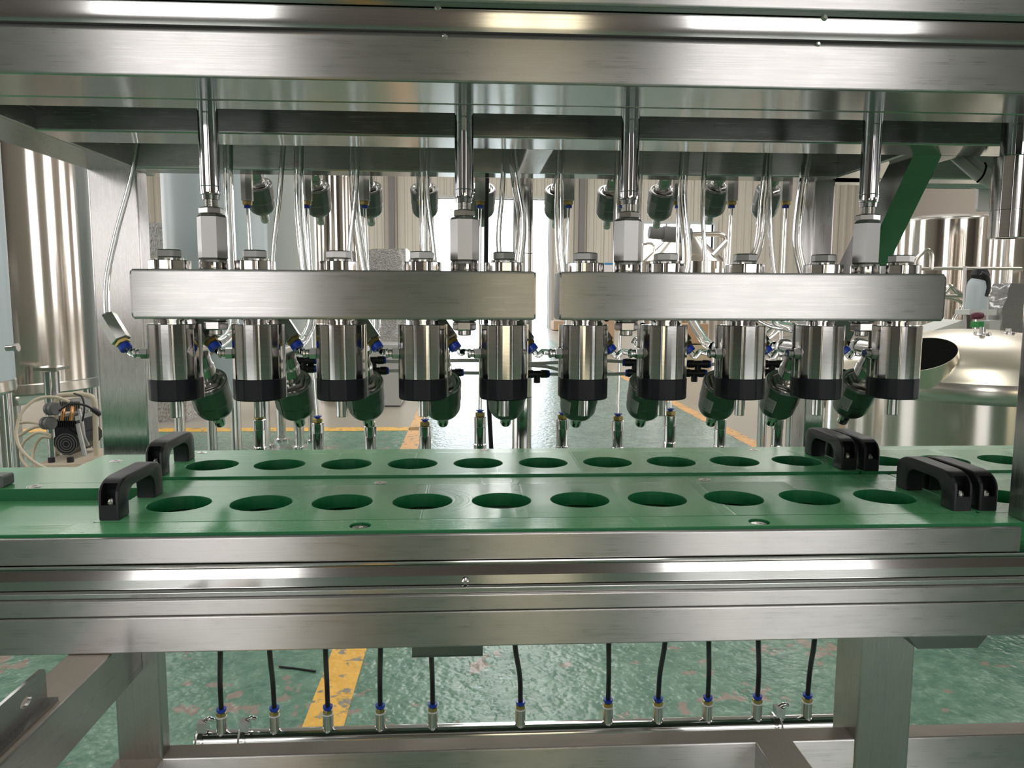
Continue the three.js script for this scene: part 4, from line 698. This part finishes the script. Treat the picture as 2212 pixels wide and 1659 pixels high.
  part(t, 'power_lead', hose([at2(128, 887, -0.12), at2(150, 873, -0.14), at2(185, 876, -0.14), at2(204, 887, -0.12), at2(211, 893, -0.1)], 0.0055, 30, 8), M.blackRubber);
  part(t, 'power_lead', hose([at2(160, 850, -0.05), at2(177, 858, -0.08), at2(182, 882, -0.1), at2(178, 910, -0.1)], 0.0045, 24, 8), M.blackRubber);
  part(t, 'plug', aim(rod(0.013, -0.02, 0.025, 16), at2(208, 889, -0.1), at2(216, 895, -0.1)), M.blackRubber);
  const coil = (pts, l) => single('air_hose', l, 'hose', hose(pts.map(([x, y, z]) => at2(x, y, z)), 0.0075, 90, 8), M.cream);
  coil([[150, 868, -0.1], [120, 858, -0.12], [80, 862, -0.15], [48, 890, -0.2], [36, 930, -0.25], [42, 965, -0.3], [70, 995, -0.35], [105, 1015, -0.4]], 'cream air hose arching widest around the compressor');
  coil([[112, 940, 0], [80, 935, 0.02], [50, 958, 0.02], [45, 985, 0], [62, 1010, -0.05], [95, 1036, -0.1]], 'cream air hose in a middle loop by the compressor');
  coil([[112, 946, 0.05], [90, 945, 0.05], [74, 968, 0.04], [72, 995, 0], [84, 1030, -0.05], [96, 1044, -0.1]], 'cream air hose in a small upright loop by the compressor');
  coil([[38, 914, 0.1], [60, 912, 0.12], [95, 916, 0.1], [112, 912, 0.06]], 'cream air hose lying level behind the intake filters');
  coil([[40, 942, 0.15], [70, 925, 0.15], [104, 918, 0.1]], 'cream air hose slanting up to the lower filter');
}
{ // right side: domed vessel with two openings
  const d = 3.25, cx = at(2092, 860, d).x, r = at(2360, 900, d).x - cx, R1 = r * 1.03, yr0 = at(2092, 872, d - R1).y - 0.01, yr1 = at(2092, 838, d - R1).y, yt = at(2092, 712, d).y;
  const t = thing('domed_vessel', 'large domed steel vessel with an open dark manhole beside the outermost head', 'vessel', [cx, 0, -d]);
  const prof = [[R1, yr1], [R1 * 0.985, yr1 + 0.012], [R1 * 0.95, yr1 + (yt - yr1) * 0.28], [R1 * 0.88, yr1 + (yt - yr1) * 0.46], [R1 * 0.7, yr1 + (yt - yr1) * 0.68], [R1 * 0.4, yr1 + (yt - yr1) * 0.9], [R1 * 0.15, yt], [0, yt]];
  const domeMat = steel(0.28, [0.72, 0.66, 0.54]); part(t, 'dome', moved(lathe(prof, 96, 1.2), cx, 0, -d), domeMat);
  part(t, 'rim', moved(lathe([[r * 0.98, yr0 - 0.02], [R1 * 0.99, yr0], [R1 * 1.008, yr0 + 0.02], [R1 * 1.008, yr1 - 0.015], [R1, yr1 + 0.002]], 96, 0.8), cx, 0, -d), M.tankFar);
  part(t, 'shell', moved(lathe([[0, 0.18], [r, 0.2], [r, yr0], [0, yr0]], 110, 0.4), cx, 0, -d), M.tank);
  for (let k = 0; k < 3; k++) part(t, 'leg', moved(rod(0.03, 0, 0.22, 20), cx + r * 0.8 * Math.cos(k * 2.1 + 0.4), 0, -d + r * 0.8 * Math.sin(k * 2.1 + 0.4)), M.turned);
  // manhole: a black disc painted in for the unlit mouth on the dome
  const spot = (px, py, rad) => { let best = null; for (let dd = d - R1; dd < d + R1; dd += 0.002) { const p = at(px, py, dd), q = Math.hypot(p.x - cx, p.z + d); let y = -9; for (let i = 1; i < prof.length; i++) if (q <= prof[i - 1][0] && q >= prof[i][0]) y = prof[i][1] + (prof[i - 1][1] - prof[i][1]) * (q - prof[i][0]) / (prof[i - 1][0] - prof[i][0]); if (p.y <= y) { best = p; break; } } return best || at(px, py, d); };
  const mouth = (px, py, rad, n) => { const p = spot(px, py), q = Math.hypot(p.x - cx, p.z + d), hh = (r2) => { for (let i = 1; i < prof.length; i++) if (r2 <= prof[i - 1][0] && r2 >= prof[i][0]) return prof[i][1] + (prof[i - 1][1] - prof[i][1]) * (r2 - prof[i][0]) / (prof[i - 1][0] - prof[i][0]); return r2 > R1 * 0.9 ? yr1 : yt; }, sl = Math.min(0.5, Math.max(0.1, (hh(q - 0.06) - hh(q + 0.06)) / 0.12)), nrm = V((p.x - cx) / q * sl, 1, (p.z + d) / q * sl).normalize(), top = p.clone().add(nrm); const m = part(t, n, aim(lathe([[rad * 0.985, 0.0], [rad * 0.985, 0.02], [rad, 0.02], [rad * 1.02, -0.06]], 56, 0.5), p, top), domeMat); part(m, 'unlit_disc', aim(rod(rad * 0.99, 0, 0.0192, 56), p, top), M.black); };
  mouth(1987, 774, 0.135, 'manhole');
  const g = spot(2122, 722); const nz = part(t, 'top_fitting', moved(lathe([[0, g.y - 0.03], [0.035, g.y - 0.03], [0.035, g.y], [0.03, g.y + 0.004], [0.012, g.y + 0.006], [0.012, g.y + 0.03], [0, g.y + 0.03]], 32, 0.4), g.x, 0, g.z), M.bolt);
  for (let i = 0; i < 10; i++) part(nz, 'stud', moved(rod(0.003, g.y, g.y + 0.01, 8), g.x + 0.029 * Math.cos(i * 0.628), 0, g.z + 0.029 * Math.sin(i * 0.628)), M.bolt);
  const h = spot(2178, 720); part(t, 'top_fitting', moved(lathe([[0, h.y - 0.03], [0.03, h.y - 0.03], [0.03, h.y + 0.004], [0.01, h.y + 0.008], [0.01, h.y + 0.02], [0, h.y + 0.02]], 28, 0.4), h.x, 0, h.z), M.bolt);
  // second, further vessel showing between the heads
  const v = ribbedVessel('domed_vessel', 'further domed vessel glimpsed between the vessel-side heads', 1630, 1880, 790, 850, 5.2, { dome: 0.24, cone: 0.1, topMat: M.tankFar });
  // tanks on the right
  ribbedVessel('ribbed_tank', 'shiny tank with a pale lid behind the knee brace', 1905, 2128, 484, 800, 7.0, { dome: 0.08, topMat: M.tankFar, legR: 0.04 });
  ribbedVessel('ribbed_tank', 'shiny tank at the edge under the guide cylinder', 2112, 2290, 470, 790, 5.6, { dome: 0.1, topMat: M.tankFar, legR: 0.04 });
  // kettle with conical hood before the far window
  const k = ribbedVessel('brew_kettle', 'brewing kettle with a conical hood before the far window', 1382, 1556, 568, 800, 14.5, { coneTop: true, dome: 0.66, cone: 0.1, topMat: M.tankFar, legR: 0.06 });
  part(k.t, 'motor', merge([aim(rod(0.11, 0, 0.5, 24), at(1402, 502, 13.7), at(1450, 506, 13.7)), aim(rod(0.14, 0, 0.5, 24), at(1432, 505, 13.7), at(1470, 508, 13.7))]), M.darkSteel);
  part(k.t, 'vapour_pipe', hose([at(1475, 520, 13.8), at(1490, 508, 13.8), at(1530, 506, 13.8), at(1556, 507, 13.8), at(1566, 514, 13.8), at(1566, 580, 13.8)], 0.045, 50, 12), M.tankFar);
  part(k.t, 'spray_pipe', hose([at(1388, 528, 13.6), at(1405, 526, 13.6), at(1412, 530, 13.6), at(1412, 545, 13.6)], 0.022, 24, 8), M.tankFar);
  part(k.t, 'lamp_stub', aim(rod(0.05, 0, 0.35, 16), at(1540, 553, 13.4), at(1548, 545, 13.4)), M.bolt);
  // pipework between the tanks
  const pw = thing('pipework', 'thin steel pipework on stands in front of the ribbed tanks', 'pipes', [at(2060, 620, 5).x, 0, -5]);
  const pipe = (n, d2, r2, ...pts) => part(pw, n, hose(pts.map(([x, y]) => at(x, y, d2)), r2, 50, 10), M.tankFar);
  pipe('level_pipe', 5.2, 0.012, [1890, 586], [1960, 582], [2060, 580], [2206, 580]);
  pipe('lower_pipe', 4.8, 0.016, [2036, 639], [2120, 640], [2206, 640]);
  pipe('bent_riser', 5.2, 0.014, [1974, 582], [1976, 565], [2004, 540], [2012, 548], [2012, 582]);
  pipe('slanting_pipe', 4.8, 0.012, [2036, 640], [2078, 656], [2060, 690], [2052, 715]);
  pipe('elbow', 4.8, 0.02, [2036, 636], [2052, 620], [2066, 632], [2082, 640]);
  for (const x of [1960, 2180]) { const p = at(x, 583, 5.2); part(pw, 'stand', hose([V(p.x, p.y, p.z), V(p.x, 0, p.z)], 0.012, 2, 10), M.tankFar); const q = at(x + 30, 640, 4.8); part(pw, 'stand', hose([V(q.x, q.y, q.z), V(q.x, 0, q.z)], 0.012, 2, 10), M.tankFar); }
  // water separator: clear bowl under a black cap
  const b0 = at(2108, 668, 3.9), b1 = at(2108, 594, 3.9), rr = at(2129, 650, 3.9).x - b0.x, wz = b0.z;
  const s = thing('bottle_rack', 'pale bottle under a black cap on a thin stand above the domed vessel', 'bottle', [b0.x, b0.y, wz]);
  part(s, 'bottle', moved(lathe([[0, b0.y], [rr * 0.95, b0.y], [rr, b0.y + 0.01], [rr, b1.y - 0.06], [rr * 0.9, b1.y - 0.035], [rr * 0.4, b1.y], [0, b1.y]], 36, 0.6), b0.x, 0, wz), M.paleBlue);
  part(s, 'cap', moved(lathe([[0, b1.y - 0.01], [rr * 0.8, b1.y - 0.03], [rr * 0.95, b1.y], [rr * 0.7, b1.y + 0.03], [0, b1.y + 0.035]], 28, 0.6), b0.x + 0.01, 0, wz), M.blackPlastic);
  part(s, 'strap', hose([at(2118, 590, 3.86), at(2132, 600, 3.86), at(2134, 622, 3.86), at(2128, 640, 3.86)], 0.014, 24, 10), M.blackPlastic);
  part(s, 'stand', merge([hose([at(2084, 575, 3.95), at(2084, 720, 3.95)], 0.009, 2, 10), hose([at(2133, 590, 3.95), at(2133, 720, 3.95)], 0.006, 2, 10)]), M.signWhite);
  part(s, 'stand_base', prism(rrect(at(2078, 678, 3.9).x, at(2136, 678, 3.9).x, at(2100, 680, 3.9).y, at(2100, 668, 3.9).y, 0.004), wz - 0.06, wz + 0.06, 'z', 0.8), M.paleWhite);
  single('red_part', 'dark red clamp with black ends lying below the bottle', 'clamp', merge([aim(lathe([[0, 0], [0.014, 0.004], [0.018, 0.02], [0.018, 0.045], [0.014, 0.06], [0, 0.062]], 20, 0.6), at(2098, 684, 3.8), at(2124, 681, 3.8))]), M.red);
  single('green_box', 'small green box beside the thin stand', 'box', prism(rrect(at(2113, 708, 3.7).x, at(2125, 708, 3.7).x, at(2113, 708, 3.7).y, at(2113, 695, 3.7).y, 0.003), -3.76, -3.7, 'z', 0.8), physical({ color: new THREE.Color().setRGB(0.01, 0.2, 0.04), roughness: 0.5 }));
  single('grey_box', 'small grey box between the thin stand and the wrapped bundle', 'box', prism(rrect(at(2136, 715, 3.7).x, at(2160, 715, 3.7).x, at(2136, 715, 3.7).y, at(2136, 692, 3.7).y, 0.004), -3.78, -3.7, 'z', 0.8), M.greyBox);
  const sl = at(1998, 728, 3.9), sr = at(2080, 712, 3.9);
  single('grey_channel', 'pale grey sheet channel lying at the top of the domed vessel', 'channel', prism([[sl.x, sl.y], [sr.x, sr.y], [sr.x, sr.y + 0.05], [sl.x, sl.y + 0.02]], -4.1, -3.9, 'z', 0.3), M.paleWhite);
  { const p = at(2162, 722, 3.9), q = at(2215, 612, 3.9), g2 = new THREE.BoxGeometry(q.x - p.x, q.y - p.y, 0.14, 10, 14, 4), P = g2.attributes.position; for (let i = 0; i < P.count; i++) { const y = P.getY(i) / (q.y - p.y); P.setX(i, P.getX(i) * (1 - 0.5 * Math.max(0, y)) + 0.03 * (fbm(y * 9 + 2, P.getZ(i) * 20) - 0.5) + Math.max(0, y) * 0.04); } g2.computeVertexNormals(); single('wrapped_bundle', 'bundle in shiny clear plastic leaning at the edge by the front post', 'wrapped goods', moved(g2, (p.x + q.x) / 2, (p.y + q.y) / 2, -3.97), M.wrap); }
  // crates, cartons and the sign far behind
  const bx = (n, l, c2, px0, px1, py0, py1, d3, dep, mat) => { const p = at(px0, py1, d3), q = at(px1, py0, d3); single(n, l, c2, prism(rrect(p.x, q.x, Math.max(0, p.y), q.y, 0.01), -d3 - dep, -d3, 'z', 0.8), mat); };
  bx('carton', 'brown carton seen below the third piston rod', 'carton', 1290, 1328, 690, 760, 17.3, 0.9, M.card);
  bx('carton', 'brown carton seen under the bar gap corner by the far wall', 'carton', 1196, 1222, 694, 713, 28.5, 1, M.card);
  bx('wooden_crate', 'wooden crate glimpsed between the middle vessel-side heads', 'crate', 1482, 1530, 700, 742, 12.4, 0.6, M.wood);
  bx('wooden_crate', 'pale lower crate glimpsed between the middle vessel-side heads', 'crate', 1476, 1534, 746, 806, 12.3, 0.7, physical({ color: new THREE.Color().setRGB(0.45, 0.37, 0.24), roughness: 0.7 }));
  const sg = thing('wall_sign', 'small blue, white and red sign low on the far side', 'sign', at(1306, 590, 16).toArray());
  const sp = (y0, y1, m, n) => { const p = at(1286, y1, 16), q = at(1328, y0, 16); part(sg, n, box(p.x, q.x, p.y, q.y, 16, 16.03), m); };
  sp(568, 572, M.signBlue, 'blue_band'); sp(572, 590, M.signWhite, 'board');
  part(sg, 'post', moved(rod(0.03, 0, at(1306, 590, 16).y, 16), at(1306, 590, 16).x, 0, -16.07), M.greyBox);
}
single('cable_scrap', 'short dark scrap of wire lying on the green floor by the yellow line', 'wire', hose([onY(603, 1440, 0.009), onY(640, 1444, 0.008), onY(682, 1450, 0.009)], 0.0035, 20, 6), M.blackRubber);
renderer.render(scene, camera);
